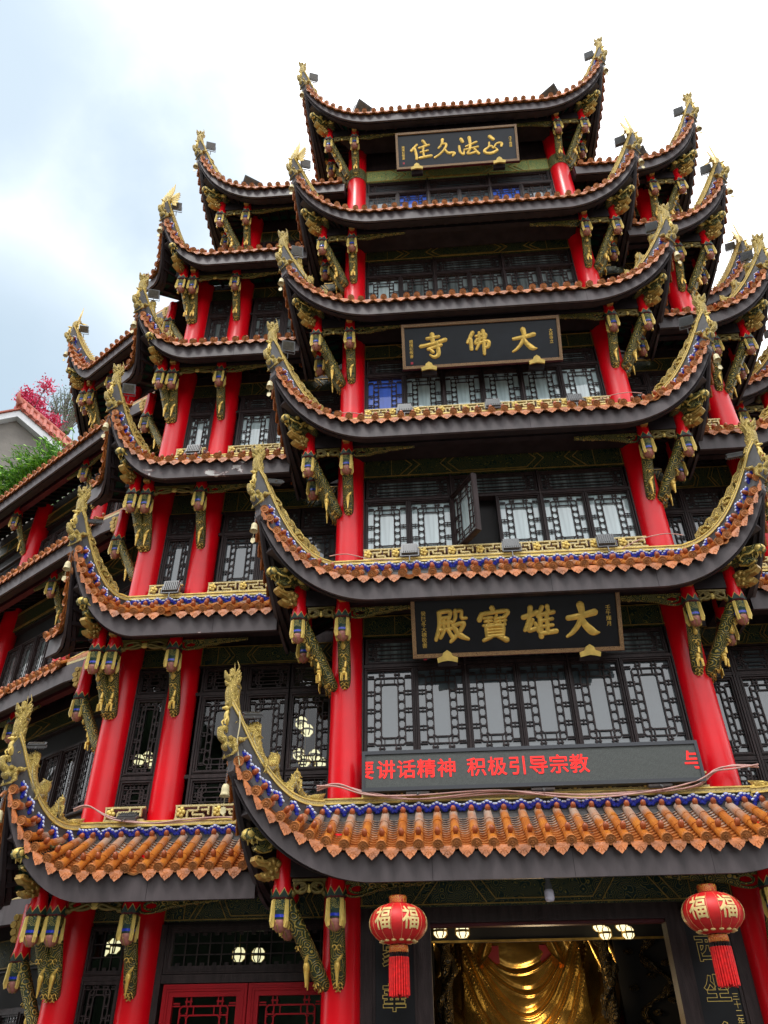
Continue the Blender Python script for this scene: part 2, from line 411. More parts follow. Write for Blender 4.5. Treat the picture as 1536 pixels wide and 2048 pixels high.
        mb.add(disc+disc2+inn, [(q, (q+1) % k, k+(q+1) % k, k+q) for q in range(k)]+[(q, (q+1) % k, 2*k+(q+1) % k, 2*k+q) for q in range(k)]+[tuple(range(2*k, 3*k))], 1)
        mb.tube([c+D*.006+sd*(rr*.45*math.cos(2*PI*q/8))+up*(rr*.45*math.sin(2*PI*q/8)) for q in range(9)], .008, 4, 1, False); mb.ball(c+D*.004, .014, 1, (1, 1, 1), 6, 4)
        rot = Matrix((sd, D, up)).transposed()
        mb.ball(t.lerp(b, max(0, 1-.24/ln))+up*.118, .047, 2, (.86, .95, 1.25), 7, 5, rot=rot)
        if ln > .25: mb.ball(t.lerp(b, .05)+up*.10, .045, 2, (.9, .9, 1.2), 7, 5, rot=rot)
        # blue cloud flower over the head of the row
        c = t-D*.02+up*.085
        for ang, rad, ln_ in ((-1.5, .034, .100), (-.95, .042, .095), (-.42, .046, .088), (.0, .05, .10), (.42, .046, .088), (.95, .042, .095), (1.5, .034, .100)):
            q = c+sd*(math.sin(ang)*ln_)+up*(math.cos(ang)*(ln_-.02)-.022)
            fl.ball(q, rad, 0, (1, .45, 1), 7, 5, rot=rot)
            if abs(ang) < 1.2: fl.ball(q+sd*math.sin(ang)*.024+up*.028+D*.006, rad*.60, 1, (1.1, .5, .62), 6, 4, rot=rot)
        if idx+1 < len(pts):
            c2 = pts[idx+1][2]-D*.02+up*.085; e0, e1 = c+sd*.095, c2-sd*.095
            if (e1-e0).dot(sd) > 0: fl.tube([e0-up*.0, (e0+e1)/2-up*.028, e1], .013, 5, 0, False)
        if idx+1 < len(pts):
            a2, b2, t2 = pts[idx+1]
            ns = max(2, int(round(max(ln, (b2-t2).length)/.082)))
            for k in range(ns):
                f0, f1 = k/ns, (k+1)/ns
                A0, A1 = t.lerp(b, f0), t.lerp(b, f1); B0, B1 = t2.lerp(b2, f0), t2.lerp(b2, f1)
                sag = (.012, -.022, -.042, -.049, -.042, -.022, .012); cr = []
                for P0, P1, hh in ((A0, B0, -.002), (A1, B1, .020)):
                    cr += [P0.lerp(P1, q/6)+up*(sag[q]+hh) for q in range(7)]
                cr += [A1.lerp(B1, q/6)+up*(sag[q]-.008) for q in range(7)]
                mb.add(cr, [(q, q+1, 8+q, 7+q) for q in range(6)]+[(7+q, 8+q, 15+q, 14+q) for q in range(6)], 6, [(1-f0)*1.2+.1]*7+[(1-f1)*1.2+.1]*7+[-.3]*7)
            # drip tile: pointed lobed leaf hanging from the pan end (a few are chipped)
            if rnd.random() > .035:
                mid = (b+b2)/2+r.n*.012; sx = (b2-b).normalized(); hw = min(.096, (b2-b).length*.42); dn = (-Z1*.94+r.n*.26).normalized()
                m_ = 3
                out = [(-1, .03), (-1.03, -.012), (-.93, -.042), (-.73, -.055), (-.63, -.072), (-.36, -.079), (-.2, -.094), (0, -.114), (.2, -.094), (.36, -.079), (.63, -.072), (.73, -.055), (.93, -.042), (1.03, -.012), (1, .03)]
                pl = [mid+sx*(x*hw)-dn*y*.86-Z1*(.008+.032*(1-x*x)) for x, y in out]
                bk = [q-r.n*.018+Z1*.012 for q in pl]; k = len(pl)
                mb.add(pl+bk, [tuple(range(k)), tuple(range(k, 2*k))[::-1]]+[(q, (q+1) % k, k+(q+1) % k, k+q) for q in range(k)], m_)
                for x in (-.5, 0, .5):
                    mb.tube([mid+sx*(x*hw*.3)+dn*.0-Z1*.04+r.n*.006, mid+sx*(x*hw)+dn*.05-Z1*.04+r.n*.008], [.006, .004], 4, 3, False)
    mb.add(fl.v, fl.f); k0 = len(mb.f)-len(fl.f)
    for i in range(len(fl.f)): mb.m[k0+i] = 4+fl.m[i]; mb.sm[k0+i] = True
    build('roof_tiles', mb, ['tile', 'cap', 'knob', 'drip', 'blue', 'white', 'pan'], part)
    # ridge along the wall: grey cove and gold strip
    hsA = r.a0+((r.tA[0]-r.a0)*.22 if r.tA else 0); hsB = r.a1+((r.tB[0]-r.a1)*.22 if r.tB else 0)
    mb = MB(); z = r.zr
    A, B = hsA, hsB
    def strip(o0, o1, z0, z1, m):
        mb.obox(r.P(A, o0, z0), r.d*(B-A), r.n*(o1-o0), Z1*(z1-z0), m)
    nn = 5
    for k in range(nn):
        f = k/nn; strip(.06, .33-.07*math.sin(f*PI), z-.06+.24*f, z-.06+.24*(f+1/nn), 0)
    strip(.06, .335, z+.18, z+.205, 1); strip(.06, .32, z+.2055, z+.245, 2); strip(.06, .335, z+.2455, z+.265, 1)
    build('ridge_moulding', mb, ['cove', 'goldp', 'filigree'], part)
    return part

def smooth_frames(path, side):
    pass

def gold_tail(mb, P, ups, r0, amp, freq, m=0, start=0., end=1.):
    pass

def make_head_mesh():
    """rearing dragon head: neck, snout, horns, mane spikes; up = z, outward = -y"""
    mb = MB()
    mb.tube(catmull([(0, .10, -.10), (0, .0, .05), (0, -.06, .2), (0, -.02, .36), (0, -.05, .5), (0, -.10, .58)], 4),
            [.10, .105, .11, .115, .12, .118, .113, .108, .105, .103, .102, .102, .10, .09, .08, .075, .07, .06, .05, .04, .03][:21], 8, 0)
    for k in range(10):
        z = -.02+k*.055; y = .04+.03*math.sin(k)
        mb.tube([(0, y, z), (0, y+.075, z+.04), (0, y+.095, z+.10)], [.035, .026, .006], 5, 0)
        for sx in (-1, 1): mb.tube([(sx*.06, y-.03, z), (sx*.105, y-.02, z+.04), (sx*.115, y-.01, z+.085)], [.036, .028, .008], 5, 0)
    for k in range(4): mb.ball((0, -.11+.004*k, .02+.09*k), .05, 0, (1.1, .6, .8))
    mb.tube([(0, -.10, .40), (0, -.2, .44), (0, -.24, .52)], [.07, .05, .015], 7, 0)
    mb.tube([(0, -.08, .32), (0, -.17, .32), (0, -.22, .36)], [.05, .035, .012], 7, 0)
    for sx in (-1, 1):
        mb.ball((sx*.07, -.10, .45), .03, 0); mb.tube([(sx*.05, 0, .5), (sx*.08, .04, .62), (sx*.05, .0, .72)], [.025, .017, .004], 5, 0)
    return mb.mesh('dragon_head', ['goldr'])
def make_mask_mesh():
    """beast mask that closes the flying corner: curled trunk, mane and fangs; outward = -y"""
    mb = MB()
    mb.ball((0, 0, .05), .15, 0, (.85, 1, .8)); mb.ball((0, -.06, .0), .12, 0, (1, .9, .8))
    mb.tube(catmull([(0, -.08, .06), (0, -.2, .12), (0, -.23, .24), (0, -.14, .28), (0, -.09, .22)], 4), [.07]*5+[.06]*4+[.05]*4+[.045]*4, 7, 0)
    for k in range(-3, 4):
        mb.tube([(k*.04, .0, .02), (k*.055, .02, -.10), (k*.05, -.04, -.18)], [.045, .035, .01], 6, 0)
        mb.tube([(k*.045, .05, .1), (k*.06, .13, .10), (k*.06, .2, .16)], [.045, .035, .01], 6, 0)
    for sx in (-1, 1): mb.ball((sx*.1, -.08, .1), .045, 0)
    return mb.mesh('beast_mask', ['goldr'])
def make_beast_mesh():
    """small running beast on the corner, up = z"""
    mb = MB()
    mb.tube(catmull([(0, .05, 0), (0, 0, .08), (0, -.03, .17), (0, .0, .25)], 3), [.035, .045, .05, .052, .05, .045, .04, .038, .035, .03], 7, 0)
    mb.ball((0, -.03, .29), .05, 0, (.8, 1.1, .9)); mb.tube([(0, -.06, .29), (0, -.12, .27)], [.03, .015], 6, 0)
    for sx in (-1, 1):
        mb.tube([(sx*.03, -.03, .1), (sx*.05, -.07, .05), (sx*.04, -.05, 0)], [.022, .018, .015], 5, 0)
        mb.tube([(sx*.03, .0, .3), (sx*.05, .03, .36)], [.018, .004], 5, 0)
    mb.tube([(0, .05, .02), (0, .12, .08), (0, .1, .18)], [.025, .02, .004], 5, 0)
    return mb.mesh('running_beast', ['goldp'])
HEAD, MASK, BEAST = make_head_mesh(), make_mask_mesh(), make_beast_mesh()

def wing_poly(mb, o, x, z, s=1., m=0, a0=20, a1=86):
    """feathered wing: overlapping flat feathers fanned from the shoulder o; x sideways, z up"""
    o, x, z = V(o), V(x).normalized(), V(z).normalized(); nrm = x.cross(z)
    for k in range(7):
        a = math.radians(a0+(a1-a0)*k/6); ln = s*(.30+.30*(k/6)); w = s*.055
        d = x*math.cos(a)+z*math.sin(a); c = nrm*(.006*k)
        e = d.cross(nrm).normalized()
        base = o+x*(s*.05*(1-k/6))
        mb.add([base-e*w*.6+c, base+d*ln*.6-e*w+c, base+d*ln+c, base+d*ln*.6+e*w+c, base+e*w*.6+c,
                base-e*w*.6+c+nrm*.02, base+d*ln*.6-e*w+c+nrm*.02, base+d*ln+c+nrm*.012, base+d*ln*.6+e*w+c+nrm*.02, base+e*w*.6+c+nrm*.02],
               [(0, 1, 2, 3, 4), (9, 8, 7, 6, 5), (0, 1, 6, 5), (1, 2, 7, 6), (2, 3, 8, 7), (3, 4, 9, 8), (4, 0, 5, 9)], m)

def hip(corner, tip, lev, style, parent, ez=None, zt=None):
    """ridge that climbs the corner to its flying tip, with its gilded ornament"""
    ez = E[lev-1] if ez is None else ez; zt = TZ[lev-1] if zt is None else zt
    c = V((corner[0], corner[1], 0)); t = V((tip[0], tip[1], 0)); s = c+(t-c)*.22
    hd = (t-c).normalized(); sd = hd.cross(Z1)
    def P(u):
        q = s.lerp(t, u); return V((q.x, q.y, hipz(min(u, 1.), ez, zt) + (max(0, u-1)*1.7)))
    N = 26; us = [i/N*1.08 for i in range(N+1)]
    def ch(u): return .15+.30*min(1, u)**2
    mb = MB()
    # dark corner beam underneath, up to the tip
    pr = []
    for u in us[:-2]:
        p = P(u); th = .34-.18*u
        pr.append((p-sd*.10-Z1*.10, p+sd*.10-Z1*.10, p+sd*.07-Z1*(.10+th), p-sd*.07-Z1*(.10+th)))
    for i in range(len(pr)-1):
        for k in range(4): mb.add([pr[i][k], pr[i][(k+1) % 4], pr[i+1][(k+1) % 4], pr[i+1][k]], [(0, 1, 2, 3)], 3)
    mb.add(pr[-1], [(0, 1, 2, 3)], 3)
    # old corner beam from the column head
    mb.bar(V((c.x, c.y, ez+.62)), P(.80)-Z1*.34, .16, .26, m=3)
    # grey cove and gold strip
    def band(w0, w1, h0, h1, m):
        q = []
        for u in us:
            p = P(u); hh = ch(u)
            a0 = h0*hh if h0 <= 1 else hh+(h0-1); a1 = h1*hh if h1 <= 1 else hh+(h1-1)
            q.append((p-sd*w0+Z1*a0, p+sd*w0+Z1*a0, p+sd*w1+Z1*a1, p-sd*w1+Z1*a1))
        for i in range(len(q)-1):
            for k in range(4): mb.add([q[i][k], q[i][(k+1) % 4], q[i+1][(k+1) % 4], q[i+1][k]], [(0, 1, 2, 3)], m)
        mb.add(q[0], [(0, 1, 2, 3)], m); mb.add(q[-1], [(0, 1, 2, 3)], m)
    band(.075, .05, -.25, .5, 0); band(.05, .075, .5, 1., 0); band(.095, .095, 1.0005, 1.022, 1); band(.085, .085, 1.0225, 1.065, 2); band(.095, .095, 1.0655, 1.085, 1)
    part = build('corner_ridge', mb, ['cove', 'goldp', 'filigree', 'fascia'], parent)
    def T(u): return P(u)+Z1*(ch(u)+.085)
    mb = MB(); top = T(1.06)
    if style == 'dragon':
        n = 110; path = []; rad = []; bel = []
        for i in range(n+1):
            u = .16+.90*i/n; ph = u*26; k = min(1, i/n*2.5)
            path.append(T(u)+Z1*(.165+.14*math.sin(ph))+hd*(.07*math.cos(ph))+sd*(.035*math.cos(ph*.5))); rad.append(.032+.046*k)
            bel.append(path[-1]-Z1*.026*k-V((0, 1, 0))*.003)
        mb.tube(path, rad, 8, 0); mb.tube(bel, [q_*.92 for q_ in rad], 7, 2)
        for i in range(4, n, 2):
            d_ = (path[min(n, i+1)]-path[i-1]).normalized(); u2 = (Z1-d_*Z1.dot(d_)).normalized()
            mb.tube([path[i]+u2*rad[i]*.8, path[i]+u2*(rad[i]+.028)-d_*.03], [.02, .003], 4, 0)
        for i in range(12, n, 17):
            for sg in (-1, 1):
                mb.tube([path[i], path[i]+sd*sg*.085-Z1*.03, path[i]+sd*sg*.09-Z1*.13], [.035, .026, .016], 6, 0)
                for f_ in (-1, 0, 1): mb.tube([path[i]+sd*sg*.09-Z1*.13, path[i]+sd*sg*(.10)+hd*.04*f_-Z1*.18], [.016, .004], 4, 0)
        for i in range(14):
            u = .30+.05*i; mb.ball(T(u)+Z1*.02+sd*.01, .04, 0, (1.3, 1, .8), 6, 4)
        q = path[0]
        mb.tube([q, q-hd*.09+Z1*.0, q-hd*.19+Z1*.04, q-hd*.27+Z1*.10], [.026, .062, .045, .004], 7, 0)
    elif style == 'panel':
        n = 40
        def edge(u): return (.07+.20*math.sin(PI*min(1, max(0, u-.12)/.9))**.6)+.022*math.sin(u*60)
        q = []
        for i in range(n+1):
            u = .16+.9*i/n; h = edge(u); p = T(u)
            q.append((p-sd*.03, p+sd*.03, p+sd*.025+Z1*h, p-sd*.025+Z1*h))
        for i in range(n):
            if i % 9 == 7: continue
            for k in range(4): mb.add([q[i][k], q[i][(k+1) % 4], q[i+1][(k+1) % 4], q[i+1][k]], [(0, 1, 2, 3)], 1)
        mb.tube([T(.16+.9*i/n)+Z1*edge(.16+.9*i/n) for i in range(n+1)], .026, 6, 0)
        for k in range(5):
            u = .28+.165*k; p = T(u)+Z1*(edge(u)*.5)
            mb.tube([p+(hd*math.cos(a)*(.10-.012*a)+Z1*math.sin(a)*(.08-.01*a))+sd*.045*(-1 if k % 2 else 1) for a in [j*.5 for j in range(13)]], .02, 5, 0)
            mb.ball(p, .05, 0, (1.2, 1.2, .9)); mb.ball(p+hd*.09+Z1*.02, .035, 0)
        mb.tube([T(.16), T(.10)+Z1*.02, T(.06)+Z1*.07], [.035, .025, .004], 6, 0)
    else:   # phoenix
        n = 30
        path = [T(.30+.72*i/n)+Z1*(.04+.05*(i/n)) for i in range(n+1)]
        mb.tube(path, [.03+.06*math.sin(PI*min(1, i/n*.75+.1)) for i in range(n+1)], 8, 0, flat=1.5)
        for i in range(0, n-6, 2):
            mb.tube([path[i]+Z1*.03, path[i]+Z1*.15-hd*.02, path[i]+Z1*.19-hd*.08], [.02, .018, .004], 5, 1)
        b = path[-1]
        mb.tube(catmull([b, b+Z1*.14+hd*.02, b+Z1*.25-hd*.05], 4), [.09, .10, .095, .09, .085, .08, .07, .055, .03], 8, 0)
        mb.ball(b+Z1*.28-hd*.05, .065, 0, (1, 1, .9)); mb.tube([b+Z1*.27-hd*.08, b+Z1*.22-hd*.19], [.03, .005], 6, 0)
        inn = -sd if hd.x < 0 else sd
        wing_poly(mb, b+Z1*.14-inn*.05, -inn, Z1, 1.25, 1, 58, 98)
        wing_poly(mb, b+Z1*.16+inn*.05, inn, -Z1, 1.05, 1, 12, 62)
        wing_poly(mb, b+Z1*.2, -hd*.6+Z1*.25, Z1*.3-hd, .5, 1)
    build('ridge_ornament', mb, ['goldr', 'relief' if style == 'panel' else 'goldp', 'scale'], part)
    y = -hd; x = y.cross(Z1); R_ = frame_mw(top-Z1*.02, -x, y, Z1)
    if style != 'phoenix': link('dragon_head', HEAD, part, R_ @ Matrix.Diagonal((.72, .68, .92, 1)))
    mp = V((t.x, t.y, zt))+hd*.03+Z1*.06
    link('beast_mask', MASK, part, frame_mw(mp, -x, y, Z1) @ Matrix.Scale(.80, 4))
    link('running_beast', BEAST, part, frame_mw(T(1.0)-Z1*.20+hd*.13, -x, y, Z1) @ Matrix.Scale(.8, 4))
    # curled gold dragon foot where the ridge meets the column
    mb = MB(); b = T(-.02); k1 = V((0, -1, 0))
    mb.tube(catmull([b+hd*.20+Z1*.0, b+hd*.05+Z1*.02, b-hd*.03-Z1*.12+k1*.03, b-hd*.16-Z1*.18, b-hd*.28-Z1*.13], 5), [.03]*5+[.04]*6+[.045]*5+[.03]*5, 7, 0)
    mb.ball(b-hd*.13-Z1*.14, .075, 0, (1, .8, 1)); mb.ball(b-hd*.12-Z1*.06, .045, 0)
    for k in range(4): mb.tube([b-hd*.13-Z1*.12, b-hd*(.16+.05*k)+Z1*(.04-.05*k)], [.03, .005], 5, 0)
    build('ridge_foot', mb, ['goldp'], part)
    return dict(P=P, T=T, hd=hd, sd=sd, tip=V((t.x, t.y, zt)), end=T(.98))

# ---------------------------------------------------------------- hanging posts, brackets
def make_post_mesh():
    """hanging post: red shaft, green zigzag crown, banded body, four yellow fins, blue ring, lotus bud; z=0 at the eave underside"""
    mb = MB()
    mb.lathe([(.0, .66), (.115, .66), (.125, .10), (.145, .0), (.150, -.05)], seg=16, m=0)
    k = 8
    for i in range(k):       # zigzag collar
        a0, a1 = 2*PI*i/k, 2*PI*(i+1)/k; am = (a0+a1)/2
        for (rr, zz, m) in ((.152, 0, 3), (.157, -.017, 1)):
            p = [(rr*math.cos(a0), rr*math.sin(a0), -.085), (rr*math.cos(a1), rr*math.sin(a1), -.085), (rr*1.05*math.cos(a1), rr*1.05*math.sin(a1), -.055+zz), (rr*1.05*math.cos(am), rr*1.05*math.sin(am), .03+zz), (rr*1.05*math.cos(a0), rr*1.05*math.sin(a0), -.055+zz)]
            mb.add(p, [(0, 1, 2, 3, 4)], m)
    mb.lathe([(.150, -.05), (.150, -.09), (.112, -.105)], seg=16, m=7)
    mb.lathe([(.112, -.10), (.128, -.125), (.124, -.225)], seg=16, m=2)
    mb.lathe([(.124, -.225), (.112, -.25), (.108, -.275)], seg=16, m=1)
    mb.lathe([(.113, -.275), (.113, -.308)], seg=16, m=4)
    mb.lathe([(.108, -.308), (.106, -.328)], seg=16, m=1)
    mb.lathe([(.098, -.328), (.110, -.36), (.10, -.41), (.06, -.455), (0, -.475)], seg=10, m=5)
    for i in range(5):
        a = 2*PI*i/5+.3; mb.tube([(.10*math.cos(a), .10*math.sin(a), -.34), (.102*math.cos(a+.4), .102*math.sin(a+.4), -.40), (.04*math.cos(a+.6), .04*math.sin(a+.6), -.47)], [.012, .012, .006], 4, 6, False)
    for i in range(4):       # fins
        a = PI/4+i*PI/2; d = V((math.cos(a), math.sin(a), 0)); e = V((-d.y, d.x, 0))*.021
        p = [d*.120+Z1*-.095, d*.158+Z1*-.115, d*.176+Z1*-.36, d*.146+Z1*-.425, d*.114+Z1*-.41, d*.114+Z1*-.12]
        q = [v-e for v in p]+[v+e for v in p]; n = 6
        mb.add(q, [tuple(range(n)), tuple(range(n, 2*n))[::-1]]+[(j, (j+1) % n, n+(j+1) % n, n+j) for j in range(n)], 3)
    return mb.mesh('hanging_post', ['red', 'deepgreen', 'scroll', 'goldp', 'blue', 'pink', 'bronze', 'maroon'])
def make_strut_mesh(reach=.62, kind=0):
    """carved slanting bracket from the column (y=0,z=0 low end) out to y=-reach and up; animals in relief"""
    mb = MB(); H = 1.02
    path = catmull([(0, 0, 0), (0, -reach*.16, .10), (0, -reach*.42, .40), (0, -reach*.72, .72), (0, -reach*.98, H)], 5)
    n = len(path)
    rad = [.045+.055*math.sin(min(1, (i/n)*2.2+.12)*PI/2) for i in range(n)]
    mb.tube(path, rad, 10, 0, flat=.8)
    # relief on the outer face
    def at(f): i = min(n-1, int(f*(n-1))); return V(path[i])+V((0, -rad[i]*.75, -rad[i]*.45))
    b = at(.42)
    if kind == 0:      # deer
        mb.ball(b, .055, 1, (.7, .6, .9)); mb.ball(b+V((0, 0, -.05)), .05, 1, (.8, .6, .8))
        mb.tube([b+V((.02, -.02, .03)), b+V((.03, -.03, .14))], [.028, .018], 6, 1); mb.ball(b+V((.03, -.05, .16)), .025, 1, (.8, 1.4, .8))
        for dx, dz in ((-.04, 0), (.04, 0), (-.02, .01), (.025, .0)): mb.tube([b+V((dx, -.015, -.06)), b+V((dx*1.2, -.01+dz, -.18))], [.016, .01], 5, 1)
        b2 = at(.66); mb.ball(b2, .05, 1, (.8, .6, 1.1)); mb.tube([b2, b2+V((-.02, -.02, .12))], [.03, .015], 6, 1)
    else:              # crane
        mb.ball(b, .055, 1, (.75, .6, 1.3)); mb.tube(catmull([b+V((0, 0, .05)), b+V((.05, -.01, .15)), b+V((-.02, -.02, .24)), b+V((.03, -.03, .30))], 4), [.03]*4+[.022]*4+[.016]*5, 6, 1)
        mb.tube([b+V((0, 0, -.05)), b+V((.0, 0, -.22))], [.03, .008], 6, 1)
    for f in (.12, .2, .55, .78, .88):
        c = at(f)
        for sx in (-1, 1):
            mb.tube([c+V((sx*(.03+.028*math.cos(t)), -.006, .028*math.sin(t))) for t in [j*.8 for j in range(7)]], .008, 4, 1, False)
    return mb.mesh('carved_bracket', ['scrollo', 'gold'])
def make_fret_short(w=.56, h=.20):
    mb = MB()
    for sx in (-1, 1):
        pts = [(sx*(w*.25+w*.19*math.cos(t)), h*.5+h*.30*math.sin(t)) for t in [j*2*PI/14 for j in range(15)]]
        mb.tube([(x, 0, z) for x, z in pts], .026, 6, 0, False, flat=1.)
        mb.ball((sx*w*.46, 0, .03), .045, 0)
    mb.box(-w/2, w/2, -.02, .02, h*.86, h, 0)
    mb.tube(catmull([(-w*.46, -.01, .03), (-w*.3, -.01, .06), (-w*.12, -.01, .11), (0, -.01, .06), (w*.12, -.01, .11), (w*.3, -.01, .06), (w*.46, -.01, .03)], 4), .024, 6, 0)
    mb.ball((0, -.01, .09), .05, 1, (1, .6, 1.1))
    for x in (-.42, -.2, .2, .42): mb.box(w*x-.03, w*x+.03, -.015, .015, h*.55, h*.9, 0)
    return mb.mesh('scroll_fret', ['olive', 'goldp'])
def make_fret_long(w=1.25, h=.26):
    """tapering carved corbel board that runs along the beam from the post (x=0)"""
    mb = MB()
    mb.tube([(.17+.11*math.cos(t), 0, -.08+.075*math.sin(t)) for t in [j*2*PI/14 for j in range(15)]], .026, 6, 0, False)
    mb.poly([(0, .06), (w, .05), (w*.97, .0), (w*.8, -.02), (w*.72, -.05), (w*.6, -.06), (w*.5, -.12), (w*.38, -.13), (.33, -.2), (.24, -.21), (.28, -.12), (.3, -.02), (0, 0)], .04, o=(0, .02, 0), m=0)
    mb.tube(catmull([(0, -.02, -.18), (.1, -.02, -.22), (.24, -.02, -.2), (.4, -.02, -.13), (.62, -.02, -.08), (.9, -.02, -.04), (w, -.02, .0)], 5), [.025]*31, 6, 0)
    for k in range(5):
        c = V((.38+.17*k, -.03, -.03-.02*(k % 2)))
        mb.tube([c+V((.055*math.cos(t)*(1-t/9), 0, .045*math.sin(t)*(1-t/9))) for t in [j*.7 for j in range(9)]], .012, 5, 1, False)
    return mb.mesh('corbel_fret', ['scrollo', 'bronze'])
def make_claw_mesh():
    """gilded carved beam end, like a cloud hand, pointing outward (-y)"""
    mb = MB()
    pr = [(.06, -.09), (-.08, -.11), (-.17, -.15), (-.27, -.13), (-.33, -.07), (-.28, -.05), (-.20, -.06), (-.17, -.02), (-.24, .02), (-.36, .03), (-.44, .09), (-.43, .15), (-.36, .16), (-.27, .12), (-.20, .13), (-.12, .18), (-.04, .17), (.02, .12), (.06, .1)]
    mb.poly(pr, .12, x=(0, 1, 0), z=(0, 0, 1), o=(-.06, 0, 0), m=0)
    for sx in (-1, 1):
        for (y, z, r_) in ((-.02, .10, .055), (-.10, .12, .05), (-.17, .08, .045), (-.05, .02, .05), (-.13, -.03, .045), (-.10, -.10, .04), (-.24, -.10, .04)): mb.ball((sx*.055, y, z), r_, 0, (.8, 1, 1), 7, 5)
        mb.tube(catmull([(sx*.06, -.20, .10), (sx*.06, -.32, .09), (sx*.06, -.42, .12)], 4), .028, 6, 0); mb.tube(catmull([(sx*.06, -.16, -.10), (sx*.06, -.26, -.11), (sx*.055, -.32, -.07)], 4), .026, 6, 0)
    for k in range(3): mb.tube([(-.075, -.33-.03*k, .125+.008*k), (.075, -.33-.03*k, .125+.008*k)], .036-.004*k, 6, 0)
    return mb.mesh('gilded_beam_end', ['bronze'])
def make_block_mesh():
    """stepped gilded beam end over the front post"""
    mb = MB()
    for i, (z, y, h) in enumerate(((-.14, .0, .09), (-.05, -.03, .10), (.05, -.055, .10), (.15, -.035, .09))):
        mb.tube([(-.062, y, z+h/2), (.062, y, z+h/2)], h*.52, 8, 0); mb.box(-.05, .05, y, y+.16, z, z+h*.96, 0)
    return mb.mesh('stepped_beam_end', ['bronze'])
def make_dhead_mesh():
    """dragon-fish head at the end of the corner beam (outward -y) with the round gilt beam end beside it"""
    mb = MB()
    pr = [(.34, -.06), (.16, -.10), (.02, -.10), (-.04, -.16), (-.14, -.20), (-.24, -.18), (-.28, -.13), (-.20, -.12), (-.14, -.08), (-.20, -.03), (-.30, -.04), (-.42, -.07), (-.47, -.02), (-.45, .06), (-.36, .09), (-.28, .07), (-.22, .10), (-.17, .17), (-.08, .18), (.0, .14), (.08, .19), (.18, .16), (.34, .14)]
    mb.poly(pr, .15, x=(0, 1, 0), z=(0, 0, 1), o=(-.075, 0, 0), m=1)
    mb.ball((0, -.39, .01), .085, 0, (1.15, 1.1, .95), 10, 7); mb.tube([(0, -.38, .03), (0, -.26, .05), (0, -.14, .08)], [.07, .075, .085], 9, 0)
    mb.tube(catmull([(0, -.02, -.11), (0, -.14, -.16), (0, -.26, -.15)], 4), [.06, .058, .055, .05, .046, .042, .038, .034, .03], 8, 0)
    for sx in (-1, 1):
        mb.ball((sx*.085, -.16, .10), .048, 0); mb.ball((sx*.09, -.17, .10), .024, 1)
        mb.tube(catmull([(sx*.05, -.10, .15), (sx*.12, .02, .2), (sx*.11, .16, .19), (sx*.13, .28, .27)], 4), [.03]*4+[.022]*5+[.012]*4, 6, 1)
        for k in range(5): mb.tube([(sx*.08, -.06+.08*k, -.02), (sx*.13, -.02+.08*k, .02), (sx*.12, .05+.08*k, .08)], [.034, .026, .008], 5, 0)
        mb.tube(catmull([(sx*.08, -.33, -.02), (sx*.11, -.24, -.06), (sx*.10, -.14, -.03), (sx*.11, -.06, -.09), (sx*.10, -.10, -.15)], 4), .016, 6, 0)
        mb.tube([(sx*.05, -.36, -.05), (sx*.05, -.35, -.12)], [.018, .004], 5, 0); mb.tube([(sx*.05, -.27, -.05), (sx*.05, -.26, -.11)], [.016, .004], 5, 0)
    return mb.mesh('dragon_beam_head', ['goldp', 'scroll'])
def make_round_end():
    mb = MB()
    mb.tube([(0, .45, 0), (0, -.02, 0)], .085, 12, 1); mb.tube([(0, -.0, 0), (0, -.035, 0)], .082, 12, 0); mb.ball((0, -.035, 0), .03, 0)
    return mb.mesh('round_beam_end', ['goldp', 'scroll'])
POST, STRUT0, STRUT1 = make_post_mesh(), make_strut_mesh(.55, 0), make_strut_mesh(.55, 1)
FS, FL, CLAW, BLOCK, DHEAD, REND = make_fret_short(), make_fret_long(), make_claw_mesh(), make_block_mesh(), make_dhead_mesh(), make_round_end()
SW = .72                                                    # how far the hanging posts stand out from the columns

